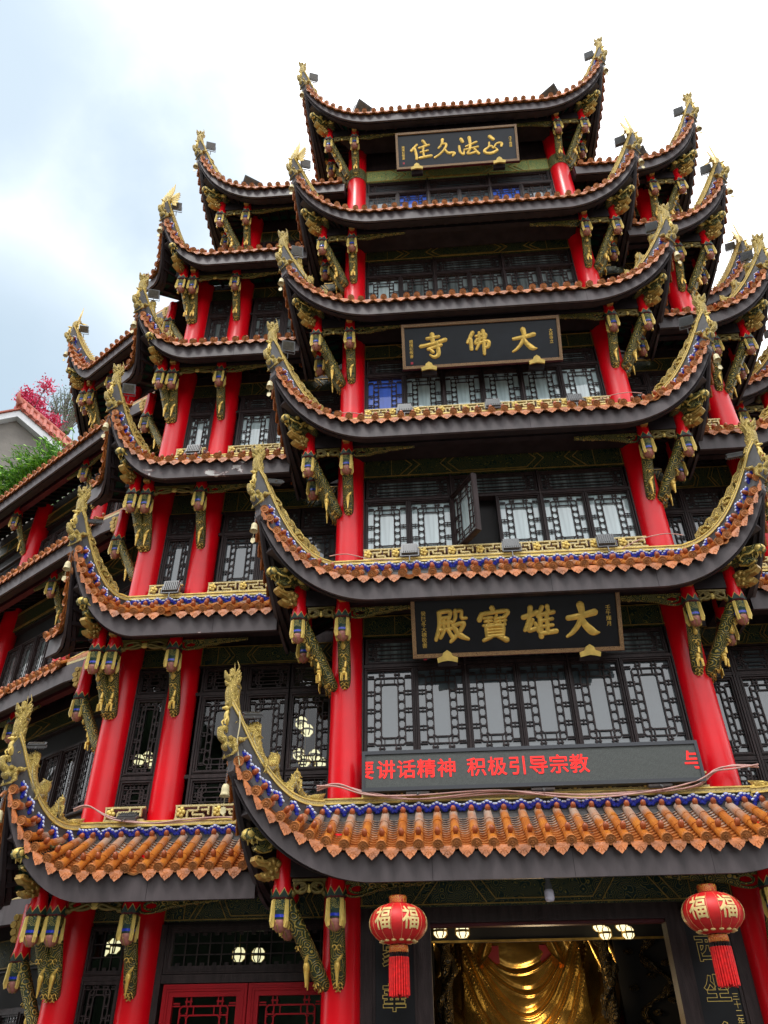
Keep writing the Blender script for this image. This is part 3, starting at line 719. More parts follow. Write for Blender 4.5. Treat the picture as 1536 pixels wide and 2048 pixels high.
def orient(o, out):
    """local -y -> out"""
    y = -V(out).normalized(); x = y.cross(Z1); return frame_mw(o, x, y, Z1)
def post_set(col, dirs, lev, parent, ez=None, frets=True, heads=True, long=()):
    """hanging posts, slanting brackets and carved boards round one column; dirs = outward directions (name, vector)"""
    ez = E[lev-1] if ez is None else ez; c = V((col[0], col[1], 0)); pos = {}
    e0 = ez
    for nm, d, ln, *dr in dirs:
        ez = e0-(dr[0] if dr else 0)
        d = V(d).normalized(); p = c+d*ln; pos[nm] = p
        link('hanging_post', POST, parent, frame_mw(p+Z1*ez, *[V(q) for q in ((.88, 0, 0), (0, .88, 0), (0, 0, 1))]))
        s = STRUT0 if lev in (2, 5, 6) else STRUT1
        base = c+d*.20+Z1*(ez-1.04)
        mw = orient(base, d) @ Matrix.Diagonal((1, (ln-.2)/.55, 1, 1))
        link('carved_bracket', s, parent, mw)
        if nm == 'diag':
            link('gilded_beam_end', CLAW, parent, orient(p+d*.10+Z1*(ez+.22), d) @ Matrix.Scale(.88, 4))
            if heads:
                link('dragon_beam_head', DHEAD, parent, orient(p+d*.22+Z1*(ez+.60), d) @ Matrix.Scale(.92, 4))
                f = pos.get('front')
        else: link('stepped_beam_end', BLOCK, parent, orient(p+d*.15+Z1*(ez+.30), d))
    ez = e0
    if heads and 'diag' in pos:
        fd = V(dirs[0][1])
        link('round_beam_end', REND, parent, orient(pos['diag']+fd*.22+Z1*(ez+.52)+(pos['front']-pos['diag'])*.10, fd))
    if frets and 'front' in pos and 'diag' in pos:
        a, b = pos['front'], pos['diag']; x = (b-a); L = x.length; x.normalize(); m_ = (a+b)/2
        link('scroll_fret', FS, parent, frame_mw(m_+Z1*(ez-.06), x, x.cross(Z1)*-1, Z1) @ Matrix.Diagonal(((L-.26)/.56, 1, 1, 1)))
    for nm, d2, sc in long:
        a = pos[nm]; d2 = V(d2); link('corbel_fret', FL, parent, frame_mw(a+d2*.12+Z1*(ez+.06), d2, d2.cross(Z1)*-1, Z1) @ Matrix.Diagonal((sc*.9, 1, .66, 1)))
    return pos

# ---------------------------------------------------------------- windows
LAT = {}
def lattice_mesh(w, h, mtl, kind):
    key = (round(w, 2), round(h, 2), mtl, kind)
    if key in LAT: return LAT[key]
    mb = MB(); b = .019; d = .013
    def hb(x0, x1, z, t=b): mb.box(x0, x1, -d, 0, z-t/2, z+t/2)
    def vb(x, z0, z1, t=b): mb.box(x-t/2, x+t/2, -d-.001, .001, z0, z1)
    W, H = w/2, h
    if kind == 'grid':
        n = max(3, int(w/.17))
        for i in range(1, n): vb(-W+w*i/n, 0, h, .016)
        for i in range(1, 3): hb(-W, W, h*i/3, .016)
        for i in range(n):
            x = -W+w*(i+.5)/n
            for z in (.02, h-.02): hb(x-.03, x+.03, z, .04)
    else:
        i1 = min(.11, w*.16, h*.2); i2 = i1+min(.105, w*.15, h*.18)
        def ring(i, ch):
            hb(-W+i+ch, W-i-ch, i); hb(-W+i+ch, W-i-ch, H-i); vb(-W+i, i+ch, H-i-ch); vb(W-i, i+ch, H-i-ch)
            for sx in (-1, 1):
                for z, sz in ((i, 1), (H-i, -1)):
                    mb.bar((sx*(W-i), -d/2, z+sz*ch), (sx*(W-i-ch), -d/2, z), d*1.05, b, up=(0, 0, 1))
        ring(i1, .03)
        tiny = w < .42
        ring(i2, .03 if not tiny else .02)
        nz = max(2, int(round((H-2*i2)/.135)))
        for k in range(nz+1):
            z = i2+(H-2*i2)*k/nz
            for sx in (-1, 1):
                x0, x1 = sorted((sx*(W-i1), sx*(W-i2)))
                hb(x0, x1, z)
                for e in (.018, -.018):
                    hb(x0+.002, x0+.024, z+e*1.4, .012); hb(x1-.024, x1-.002, z+e*1.4, .012)
        for k in range(1, nz, 2):         # T frets to the stile
            z = i2+(H-2*i2)*(k+.0)/nz
            for sx in (-1, 1):
                x0, x1 = sorted((sx*W, sx*(W-i1))); hb(x0, x1, z-.028, .014); hb(x0, x1, z+.028, .014); vb((x0+x1)/2, z-.042, z+.042, .015)
        for sx in (-1, 1):
            x = sx*(W-i2-.01)
            for z0, z1 in ((0, i1), (H-i1, H)):
                vb(x-.03*sx, z0, z1, .018); vb(x+.03*sx, z0, z1, .018); hb(x-.05, x+.05, (z0+z1)/2, .02)
            for z0, z1 in ((i1, i2), (H-i2, H-i1)): vb(sx*(W-i2), z0, z1); vb(sx*(W-i2)*.62, z0, z1, .014) if not tiny else None
            for z in (i2*.5, H-i2*.5):
                x0, x1 = sorted((sx*W, sx*(W-i1))); hb(x0, x1, z, .018); hb(x0+.01, x1-.005, z+.03, .018)
    me = mb.mesh('lattice', [mtl]); LAT[key] = me; return me
FRM = {}
def frame_mesh(w, h, mtl, st=.075):
    key = ('f', round(w, 2), round(h, 2), mtl)
    if key in FRM: return FRM[key]
    mb = MB(); W = w/2
    for t, y0, y1, e in ((st, -.045, .03, 0), (st*.55, -.062, -.044, .004), (.016, -.074, -.061, st*.28)):
        x = W-e
        mb.box(-x, -x+t, y0, y1, e, h-e); mb.box(x-t, x, y0, y1, e, h-e); mb.box(-x+t, x-t, y0, y1, e, e+t); mb.box(-x+t, x-t, y0, y1, h-e-t, h-e)
    me = mb.mesh('window_frame', [mtl]); FRM[key] = me; return me
PAN = {}
def window(parent, O, d, n, a, z0, w, h, pane='pane_sky', mtl='wood', kind='ring', off=.0, swing=None, name='window', st=.062, label=None, bare=False):
    """framed lattice window on the wall through O along d (outward n): frame, with its lattice and pane as pieces"""
    d, n = V(d), V(n); p = V(O)+d*a+n*off; mw = frame_mw(V((p.x, p.y, z0)), d, -n, Z1)
    if swing is not None:
        hx = -w/2; mw = mw @ Matrix.Translation((hx, 0, 0)) @ Matrix.Rotation(swing, 4, 'Z') @ Matrix.Translation((-hx, 0, 0))
    o = link(name, frame_mesh(w, h, mtl, st), parent, mw)
    if label: o['label'] = label
    iw, ih = w-2*st, h-2*st
    lt = link('lattice', lattice_mesh(iw, ih, mtl, kind), o, Matrix.Translation((0, -.005, st)))
    if not bare:
        key = (round(iw, 2), round(ih, 2), pane)
        if key not in PAN:
            mb = MB(); mb.add([(-iw/2, .012, 0), (iw/2, .012, 0), (iw/2, .012, ih), (-iw/2, .012, ih)], [(0, 1, 2, 3)]); PAN[key] = mb.mesh('pane', [pane])
        link('pane', PAN[key], o, Matrix.Translation((0, 0, st)))
    return o

# ---------------------------------------------------------------- columns, walls, beams
def column(x, y, z0, z1, r=.25, name='column', bands=True):
    mb = MB(); mb.lathe([(r*1.01, z0), (r, z0+.5*(z1-z0)), (r*.985, z1)], (x, y, 0), 36, 0)
    o = build(name, mb, ['red'], temple)
    return o

def wall_panel(O, d, n, a0, a1, z0, z1, off, th, mtl='wood'):
    mb = MB(); O, d, n = V(O), V(d), V(n)
    p = O+d*a0+n*off; mb.obox(V((p.x, p.y, z0)), d*(a1-a0), -n*th, Z1*(z1-z0))
    return mb

def painted_beam(O, d, n, a0, a1, z0, z1, off=.02, th=.12, mtl='beam', parent=temple):
    """green and gold painted tie beam with raised cartouche lines"""
    mb = MB(); O, d, n = V(O), V(d), V(n); p = O+d*a0+n*off; L = a1-a0
    mb.obox(V((p.x, p.y, z0)), d*L, -n*th, Z1*(z1-z0), 0)
    def ln(f0, g0, f1, g1):
        q = lambda f, g: V((p.x, p.y, 0))+d*(L*f)+n*.006+Z1*(z0+(z1-z0)*g)
        mb.bar(q(f0, g0), q(f1, g1), .012, .018, up=n, m=1)
    if L > 1.5:
        for f in (.0, .11, .89, 1.0): 
            f = min(.995, max(.005, f)); ln(f, .04, f, .96)
        for s in (0, 1):
            g = lambda f: f if s == 0 else 1-f
            ln(g(.14), .04, g(.19), .5); ln(g(.19), .5, g(.14), .96); ln(g(.17), .04, g(.22), .5); ln(g(.22), .5, g(.17), .96)
            ln(g(.33), .5, g(.37), .12); ln(g(.33), .5, g(.37), .88); ln(g(.30), .5, g(.345), .06); ln(g(.30), .5, g(.345), .94)
        ln(.37, .12, .63, .12); ln(.37, .88, .63, .88)
    ln(0, .04, 1, .04); ln(0, .96, 1, .96)
    return build('painted_beam', mb, [mtl, 'bronze', ], parent)

def fret_rail(O, d, n, a0, a1, z0, h, off=.30, parent=temple):
    """pierced gilt railing of key-fret and rosettes along the top of an eave, red board behind"""
    mb = MB(); O, d, n = V(O), V(d), V(n); t = .028
    def q(a, g): w_ = O+d*a+n*off; return V((w_.x, w_.y, z0+g*h))
    def hb(x0, x1, g): mb.bar(q(x0, g), q(x1, g), .05, t, m=0)
    def vb(x, g0, g1): mb.bar(q(x, g0), q(x, g1), .048, t, up=d, m=0)
    hb(a0, a1, .03); hb(a0, a1, .97)
    per = .50; k = max(1, int(round((a1-a0)/per))); per = (a1-a0)/k
    for i in range(k):
        x = a0+i*per
        c = q(x+per*.16, .5)
        rot = Matrix((d, n, Z1)).transposed()
        for j in range(5):
            aa = j*2*PI/5; mb.ball(c+n*.03+d*(.042*math.cos(aa))+Z1*(.05*math.sin(aa)), .036, 1, (1, .6, 1), 6, 4, rot=rot)
        mb.ball(c+n*.045, .03, 1, seg=6, rg=4)
        vb(x+.02, 0, 1); vb(x+per*.33, 0, .62); hb(x+per*.33, x+per*.62, .62); vb(x+per*.48, .3, .62); hb(x+per*.48, x+per*.78, .30)
        vb(x+per*.62, .62, 1); vb(x+per*.78, .0, .3); hb(x+per*.70, x+per*.9, .66); vb(x+per*.9, .3, 1)
    p = q(a0, 0)-n*.07; mb.obox(p, d*(a1-a0), -n*.01, Z1*h, 2)
    return build('fret_railing', mb, ['filigree', 'goldp', 'maroon'], parent)

FX, FY = V((1, 0, 0)), V((0, -1, 0))          # front bay: along, outward
COLS_F = ((-2.7, 0), (2.7, 0))
TIPF = {}
hips = {}
FSTYLE = {1: 'dragon', 2: 'panel', 3: 'panel', 4: 'dragon', 5: 'phoenix', 6: 'panel'}

# ---- front bay
for lev in range(1, 7):
    tl, tr = V((-4.06, -1.41, 0)), V((4.06, -1.41, 0))
    front = Run((-2.7, 0, 0), FX, FY, 0, 5.4, lev, tipA=tl, tipB=tr)
    roof_run(front, temple)
    depth = .62 if lev < 6 else 2.4
    left = Run((-2.7, 0, 0), (0, 1, 0), (-1, 0, 0), 0, depth, lev, tipA=tl)
    right = Run((2.7, 0, 0), (0, 1, 0), (1, 0, 0), 0, depth, lev, tipA=tr)
    roof_run(left, temple); roof_run(right, temple)
    hips['F%dl' % lev] = hip((-2.7, 0), tl, lev, FSTYLE[lev], temple)
    hips['F%dr' % lev] = hip((2.7, 0), tr, lev, FSTYLE[lev], temple)
    for sx in (-1, 1):
        post_set((sx*2.7, 0), (('front', (0, -1, 0), SW), ('diag', (sx, -1, 0), SW*1.38), ('side', (sx, 0, 0), SW)), lev, temple, long=(('front', (-sx, 0, 0), 1.0),))
        if lev == 6 or lev > 0:
            pass
    # beam that ties the hanging posts, and the soffit ceiling strip
    z = E[lev-1]
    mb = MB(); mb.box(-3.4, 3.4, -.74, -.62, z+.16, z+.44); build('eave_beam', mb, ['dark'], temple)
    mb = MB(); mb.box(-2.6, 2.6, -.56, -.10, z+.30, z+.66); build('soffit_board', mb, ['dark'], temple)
    for sx in (-1, 1):
        mb = MB(); mb.box(sx*3.42-.07, sx*3.42+.07, -.60, .6, z+.16, z+.44); build('eave_beam', mb, ['dark'], temple)
for lev in range(2, 7):
    zw0, zw1, zt1, zb1 = WIN[lev]; zf = E[lev-2]+.9
    for x, y in COLS_F: column(x, y, zf, E[lev-1]+.65)
    # wall behind, painted beam, transoms, windows
    mb = MB(); mb.box(-2.7, 2.7, .08, .2, zt1, E[lev-1]+.75); mb.box(-2.7, 2.7, .05, .2, zf, zw0)
    for sx in (-1, 1): mb.box(min(sx*2.43, sx*2.54), max(sx*2.43, sx*2.54), -.04, .16, zw0, zt1)
    for x in (-.81, .81): mb.box(x-.014, x+.014, -.07, .14, zw0, zt1)
    mb.box(-2.43, 2.43, -.035, .12, zw1, zw1+.05)
    for x in (-1.62, 0, 1.62): mb.box(x-.007, x+.007, -.05, .12, zw0, zw1)
    build('window_wall', mb, ['wood'], temple)
    painted_beam((0, 0, 0), FX, FY, -2.46, 2.46, zt1+.03, min(zb1, E[lev-1]+.55), off=.03, th=.1, mtl='beam_light' if lev == 6 else 'beam')
    k = 0
    for g, xc in enumerate((-1.62, 0, 1.62)):
        window(temple, (xc, 0, 0), FX, FY, 0, zw1+.06, 1.585, zt1-zw1-.06, pane='pane_half' if lev != 6 else 'pane_sky', off=-.05, name='transom', st=.055)
        for s in (-1, 1):
            pw = .792; a = s*.405
            pane = {2: 'pane_sky', 3: 'pane_curtain', 4: 'pane_curtain', 5: 'pane_half', 6: 'pane_sky'}[lev]
            if lev == 4 and k == 0: pane = 'pane_blue'
            if lev == 6 and k in (1, 4): pane = 'pane_blue'  # blue pane colour stands in for bluish reflections in the top-storey glass
            if lev == 5 and k == 0: pane = 'pane_curtain'
            sw = -math.radians(60) if (lev == 3 and k == 2) else None
            window(temple, (xc, 0, 0), FX, FY, a, zw0, pw, zw1-zw0, pane=pane, off=-.045 if sw is None else .03, swing=sw, st=.048, label='casement window swung wide open' if sw else None)
            k += 1
    if lev == 6:
        for x, y in COLS_F:
            mb = MB(); mb.lathe([(.262, 20.92), (.268, 20.95), (.266, 21.34), (.262, 21.38)], (x, y, 0), 28); build('column_collar', mb, ['scroll'], temple)
    if lev <= 4: fret_rail((0, 0, 0), FX, FY, -2.42, 2.42, E[lev-2]+.36+RISE+.275, .20)

# ---- left projecting section: columns A (corner) and B, and the right one with a single column
TL = V((-7.52, -.55, 0)); TR = V((6.33, -.50, 0))
BSTYLE = {1: 'dragon', 2: 'panel', 3: 'panel', 4: 'dragon', 5: 'phoenix', 6: 'panel'}
for lev in range(1, 7):
    ez = E[lev-1] if lev < 6 else 20.25; zt = TZ[lev-1] if lev < 6 else 22.12
    if lev < 6:
        r = Run(AL, (1, 0, 0), (0, -1, 0), 0, 2.87, lev, tipA=TL, ez=ez, zt=zt); roof_run(r, temple, 'peel' if lev in (2, 3) else 'fascia')
        s = Run(AL, WD, WN, 0, .80, lev, tipA=TL, ez=ez, zt=zt); roof_run(s, temple)
        hips['B%dl' % lev] = hip(AL, TL, lev, BSTYLE[lev], temple, ez, zt)
        post_set(AL, (('front', (0, -1, 0), SW), ('diag', (-.35, -1, 0), SW*1.12), ('side', (-.98, .15, 0), .80, .46)), lev, temple, ez=ez, frets=False)
        p = post_set(BL, (('front', (0, -1, 0), SW),), lev, temple, ez=ez, heads=False, long=(('front', (1, 0, 0), 1.0),))
        m_ = (AL+BL)/2+V((0, -SW, 0))
        link('scroll_fret', FS, temple, frame_mw(m_+Z1*(ez-.06), X1, V((0, 1, 0)), Z1) @ Matrix.Diagonal((1.45, 1, 1, 1)))
    else:
        TL6 = V((-7.02, -.52, 0))
        r = Run(BL, (1, 0, 0), (0, -1, 0), 0, 2.66, lev, tipA=TL6, ez=ez, zt=zt); roof_run(r, temple)
        s = Run(BL, (0, 1, 0), (-1, 0, 0), 0, 3.4, lev, tipA=TL6, ez=ez, zt=zt); roof_run(s, temple)
        hips['B%dl' % lev] = hip(BL, TL6, lev, BSTYLE[lev], temple, ez, zt)
        post_set(BL, (('front', (0, -1, 0), SW), ('diag', (-1, -1, 0), SW*1.38), ('side', (-1, 0, 0), SW)), lev, temple, ez=ez, long=(('front', (1, 0, 0), 1.0),))
    r = Run(AR, (1, 0, 0), (0, -1, 0), -1.2 if lev < 6 else -2.0, 0, lev, tipB=TR, ez=ez, zt=zt); roof_run(r, temple)
    s = Run(AR, (0, 1, 0), (1, 0, 0), 0, 1.4, lev, tipA=TR, ez=ez, zt=zt); roof_run(s, temple)
    hips['B%dr' % lev] = hip(AR, TR, lev, BSTYLE[lev], temple, ez, zt)
    post_set(AR, (('front', (0, -1, 0), SW), ('diag', (1, -1, 0), SW*1.38), ('side', (1, 0, 0), SW)), lev, temple, ez=ez)
    for b_ in ((-7.2 if lev < 6 else -6.4, -3.8, .10, .22, ez+.16, ez+.44), (3.8, 5.7, .10, .22, ez+.16, ez+.44), (5.65, 5.79, .25, 1.6, ez+.16, ez+.44)):
        mb = MB(); mb.box(*b_); build('eave_beam', mb, ['dark'], temple)
for lev in range(2, 7):
    zw0, zw1, zt1, zb1 = WIN[lev]; zf = E[lev-2]+.9; top = (E[lev-1] if lev < 6 else 20.25)
    if lev == 6: zw0, zw1, zt1, zb1 = 18.75, 19.4, 19.86, 20.4
    for c in ((AL, BL, AR) if lev < 6 else (BL, AR)): column(c.x, c.y, zf, top+.65)
    pane = {2: 'pane_clear', 3: 'pane_sky', 4: 'pane_curtain', 5: 'pane_half', 6: 'pane_half'}[lev]
    panr = 'pane_sky' if lev == 2 else pane
    for O, a0, a1, cells, pn in (((AL, .2, .86, ((.53, .52),), pane),) if lev < 6 else ())+((BL, .24, 3.0, ((.72, .72), (1.50, .72), (2.25, .72)), pane), (AR, -2.4, -.24, ((-1.75, .74), (-.93, .74)), panr)):
        mb = MB()
        def bx(x0, x1, z0, z1, y0=-.04, y1=.12): mb.box(O.x+x0, O.x+x1, O.y+y0, O.y+y1, z0, z1)
        bx(a0-.1, a1, zt1, top+.75, .06, .18)
        zbase = zw0 if lev > 2 else 5.0
        bx(a0-.1, a1, zf-.3, zbase-.02, .03, .15)
        bx(a0, a1, zw1, zw1+.06); bx(a0, a1, zt1-.0, zt1+.03)
        edges = [a0]+[x-w/2-.03 for x, w in cells]+[x+w/2 for x, w in cells]
        for x, w in cells:
            bx(x-w/2-.035, x-w/2-.002, zbase, zt1, -.05); bx(x+w/2+.002, x+w/2+.035, zbase, zt1, -.05)
        if lev == 2:
            bx(a0, a1, 5.50, 5.56, -.03)
        build('window_wall', mb, ['wood'], temple)
        for x, w in cells:
            window(temple, O, X1, (0, -1, 0), x, zw0+(.07 if lev == 2 else 0), w, zw1-zw0-(.07 if lev == 2 else 0), pane=pn, off=-.03)
            window(temple, O, X1, (0, -1, 0), x, zw1+.07, w, zt1-zw1-.08, pane='pane_half' if lev > 2 else pn, off=-.03, name='transom', st=.05)
            if lev == 2: window(temple, O, X1, (0, -1, 0), x, 5.0, w, .49, pane=pn, off=-.03, name='lower_panel', st=.06)
        painted_beam(O, X1, (0, -1, 0), a0, a1, zt1+.04, min(zb1, top+.55), off=.0, th=.05)
        if lev <= 4: fret_rail(O, X1, (0, -1, 0), a0+.03 if O is not BL else .28, min(a1, 2.0), E[lev-2]+.36+RISE+.275, .20)

# ---- left wing, set back and turned away; right stepped corner
WLEN = {1: 9., 2: 9., 3: 9., 4: 8.5, 5: 3.6}
def wp(a, o): return KW+WD*a+WN*o
for lev in range(1, 6):
    L = WLEN[lev]; tip = None
    if lev == 5: tip = V((-11.49, 3.23, 0))
    r = Run(wp(.0, 0), WD, WN, .0, L if lev < 5 else 3.35, lev, tipB=tip); roof_run(r, temple)
    if lev == 5:
        far = wp(3.35, 0); d2 = V((-.26, .966, 0)); n2 = V((-.966, -.26, 0))
        s = Run(far, d2, n2, 0, 2.0, lev, tipA=tip); roof_run(s, temple)
        hips['W5l'] = hip(far, tip, lev, 'phoenix', temple)
        post_set(far, (('front', WN, SW), ('diag', (tip-far), SW*1.2), ('side', n2, SW)), lev, temple, frets=False)
    # return board at the near end
    mb = MB(); z = E[lev-1]; a = r.P(0, OV, 0); b = a+V((.64, -.33, 0))
    mb.obox(V((a.x, a.y, z)), b-a, V((.02, .05, 0)), Z1*.34, 0); mb.obox(V((a.x, a.y, z+.345)), b-a, V((.02, .05, 0)), Z1*.05, 1); mb.obox(V((a.x, a.y, z+.40)), b-a, V((.02, .08, 0)), Z1*.05, 2)
    q = r.P(0, 0, 0); mb.add([V((a.x, a.y, z+.02)), V((b.x, b.y, z+.02)), V((AL.x, AL.y+.3, z+.7)), V((q.x, q.y, z+.7))], [(0, 1, 2, 3)], 3)
    mb.add([V((a.x, a.y, z+.42)), V((b.x, b.y, z+.42)), V((AL.x, AL.y+.3, z+1.08)), V((q.x, q.y, z+1.08))], [(0, 1, 2, 3)], 2)
    build('eave_return', mb, ['fascia', 'filigree', 'cap', 'dark'], temple)
    post_set(wp(2.4, 0), (('front', WN, SW),), lev, temple, heads=False, long=(('front', WD, .7), ('front', -WD, .7)))
    if lev < 5: post_set(wp(5.7, 0), (('front', WN, SW),), lev, temple, heads=False)
    mb = MB(); p = r.P(-.1, SW+.05, z+.11); mb.obox(p, WD*(L+.1), -WN*.14, Z1*.3); build('eave_beam', mb, ['maroon'], temple)
for lev in range(1, 6):
    zf = E[lev-2]+.9 if lev > 1 else 0; L = WLEN[lev] if lev < 5 else 3.4
    if lev > 1: zw0, zw1, zt1, zb1 = WIN[lev]
    else: zw0, zw1, zt1, zb1 = .6, 2.5, 3.1, 3.6
    for a in (2.4, 5.7):
        if a < L and (lev > 2 or a > 5): c = wp(a, 0); column(c.x, c.y, zf, E[lev-1]+.65)
    mb = MB(); p = wp(-.9, -.06)
    mb.obox(V((p.x, p.y, zt1)), WD*(L+.9), -WN*.12, Z1*(E[lev-1]+.75-zt1)); mb.obox(V((p.x, p.y, zf-.4)), WD*(L+.9), -WN*.12, Z1*(zw0-zf+.4))
    p2 = wp(-.9, -.16); mb.obox(V((p2.x, p2.y, zw0)), WD*(L+.9), -WN*.05, Z1*(zt1-zw0), 1)
    p3 = wp(-.9, -.02); mb.obox(V((p3.x, p3.y, zw1)), WD*(L+.9), -WN*.1, Z1*.06)
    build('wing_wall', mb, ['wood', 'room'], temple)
    painted_beam(wp(0, 0), WD, WN, -.5, L, zt1+.04, min(zb1, E[lev-1]+.5), off=.0, th=.05)
    spots = [-.15, .52, 1.19, 1.86, 2.98] + ([3.65, 4.32, 4.99] if lev < 5 else [])
    for a in spots:
        if a > L-.3: continue
        window(temple, wp(0, 0), WD, WN, a, zw0, .64, zw1-zw0, pane='pane_half' if lev != 2 else 'pane_clear', off=-.03)
    if lev == 1: continue
# end walls that close the left wing's top storey and the step between wing and projecting section
mb = MB()
far = wp(3.4, -.1); mb.obox(V((far.x, far.y, 15)), V((-.26, .966, 0))*4, V((.966, .26, 0))*.15, Z1*3.6)
q = wp(-.1, -.08); a_ = AL+V((-.05, .1, 0)); mb.obox(V((a_.x, a_.y, 0)), V((q.x-a_.x, q.y-a_.y, 0)), V((.1, .05, 0)), Z1*18.9)
build('step_wall', mb, ['dark'], temple)

TC = V((7.58, 1.82, 0))
for lev in range(1, 6):
    r = Run(CR, (1, 0, 0), (0, -1, 0), -1.3, 0, lev, tipB=TC); roof_run(r, temple)
    s = Run(CR, (0, 1, 0), (1, 0, 0), 0, 1.6, lev, tipA=TC); roof_run(s, temple)
    hips['C%dr' % lev] = hip(CR, TC, lev, {5: 'phoenix'}.get(lev, 'panel'), temple)
    post_set(CR, (('front', (0, -1, 0), SW), ('diag', (1, -1, 0), SW*1.38)), lev, temple)
    column(CR.x, CR.y, E[lev-2]+.9 if lev > 1 else 0, E[lev-1]+.65)
    mb = MB(); mb.box(5.1, 6.2, 3.15, 3.3, 0 if lev == 1 else E[lev-2]+.6, E[lev-1]+.75); build('step_wall', mb, ['dark'], temple)
mb = MB(); mb.box(5.0, 5.12, .9, 3.3, 0, 20.9); mb.box(6.25, 6.37, 3.2, 6, 0, 18.5); build('step_wall', mb, ['dark'], temple)

# ---- core of the building: floors, back and top roof (closes the view through and over it)
mb = MB()
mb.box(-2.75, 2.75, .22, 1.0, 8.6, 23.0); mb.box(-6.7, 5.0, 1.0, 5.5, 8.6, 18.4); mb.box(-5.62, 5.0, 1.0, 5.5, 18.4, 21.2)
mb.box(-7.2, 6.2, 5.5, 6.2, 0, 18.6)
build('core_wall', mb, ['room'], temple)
mb = MB()
zr = E[5]+1.05
mb.add([(-2.9, -.3, zr), (2.9, -.3, zr), (2.9, 2.6, zr), (-2.9, 2.6, zr), (-1.2, 1.1, zr+1.3), (1.2, 1.1, zr+1.3)], [(0, 1, 5, 4), (1, 2, 5), (2, 3, 4, 5), (3, 0, 4), (3, 2, 1, 0)], 0)
zr = 21.3
mb.add([(-5.9, .5, zr), (5.2, .5, zr), (5.2, 6, zr), (-5.9, 6, zr), (-4, 3.2, zr+1.8), (3, 3.2, zr+1.8)], [(0, 1, 5, 4), (1, 2, 5), (2, 3, 4, 5), (3, 0, 4), (3, 2, 1, 0)], 0)
a, b, c, d = wp(0, .2), wp(3.6, .2), wp(3.6, -4), wp(0, -4); z = E[4]+1.05
mb.add([V((q.x, q.y, z)) for q in (a, b, c, d)]+[V(((b+c).x/2, (b+c).y/2, z+1)), V(((a+d).x/2, (a+d).y/2, z+1))], [(0, 1, 4, 5), (1, 2, 4), (2, 3, 5, 4), (3, 0, 5)], 0)
build('upper_roof', mb, ['tile'], temple)

# ---- ground floor
for x, y in COLS_F+((AL.x, AL.y), (BL.x, BL.y), (AR.x, AR.y)): column(x, y, 0, E[0]+.65)
painted_beam((0, 0, 0), FX, FY, -2.46, 2.46, 3.42, 4.1, off=.03, th=.1)
mb = MB()
for sx in (-1, 1):
    x0, x1 = sorted((sx*1.53, sx*1.72)); mb.box(x0, x1, .0, .25, 0, 3.42)
    x0, x1 = sorted((sx*2.30, sx*2.46)); mb.box(x0, x1, .0, .25, 0, 3.42)
    x0, x1 = sorted((sx*1.72, sx*2.30)); mb.box(x0, x1, .1, .25, 0, 3.42)
mb.box(-1.53, 1.53, .0, .25, 3.23, 3.42); mb.box(-1.53, 1.53, .06, .2, 3.19, 3.229, 1)
build('door_frame', mb, ['wood', 'maroon'], temple)
# left ground floor: narrow lattice, dark transom and the pair of red lattice doors
window(temple, AL, X1, (0, -1, 0), .53, .3, .56, 2.45, pane='pane_clear', off=-.03)
window(temple, AL, X1, (0, -1, 0), .53, 2.78, .56, .62, pane='pane_clear', off=-.03, name='transom', kind='grid')
window(temple, BL, X1, (0, -1, 0), 1.58, 2.78, 2.5, .62, pane='pane_clear', off=-.03, name='transom', kind='grid', st=.10)
for a in (.97, 2.17): window(temple, BL, X1, (0, -1, 0), a, .2, 1.19, 2.46, pane='pane_clear', mtl='doorred', off=-.03, name='red_door', st=.15)
mb = MB()
for O, a0, a1 in ((AL, .2, .86), (BL, .24, 2.9)):
    mb = MB(); mb.box(O.x+a0, O.x+a1, O.y-.03, O.y+.12, 2.67, 2.775); mb.box(O.x+a0, O.x+a1, O.y+.05, O.y+.15, 2.77, 4.2) if False else mb.box(O.x+a0-.05, O.x+a1, O.y+.05, O.y+.15, 3.4, 4.2); build('door_frame', mb, ['wood'], temple)
mb = MB(); mb.box(BL.x+.24, BL.x+.33, .8, .98, 0, 3.4); build('door_post', mb, ['wood'], temple)
mb = MB(); mb.box(AR.x-2.4, AR.x, .85, 1., 0, 4.2); build('side_wall', mb, ['wood'], temple)
painted_beam(AL, X1, (0, -1, 0), .2, .86, 3.44, 3.95, off=.0, th=.05); painted_beam(BL, X1, (0, -1, 0), .24, 2.9, 3.44, 3.95, off=.0, th=.05)

# rooms seen through the doors and the clear panes
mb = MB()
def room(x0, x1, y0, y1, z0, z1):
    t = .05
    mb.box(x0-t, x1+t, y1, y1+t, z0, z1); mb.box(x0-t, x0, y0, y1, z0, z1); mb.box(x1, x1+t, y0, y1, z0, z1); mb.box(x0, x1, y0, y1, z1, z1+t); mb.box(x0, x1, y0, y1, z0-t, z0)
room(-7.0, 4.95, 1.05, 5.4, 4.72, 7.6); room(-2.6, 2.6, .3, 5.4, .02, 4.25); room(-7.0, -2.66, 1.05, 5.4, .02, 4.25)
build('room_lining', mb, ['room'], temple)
print('temple parts', len(temple.children))

# ================================================================ things on and in front of the hall
ORD = ['', 'first', 'second', 'third', 'fourth', 'fifth', 'top']
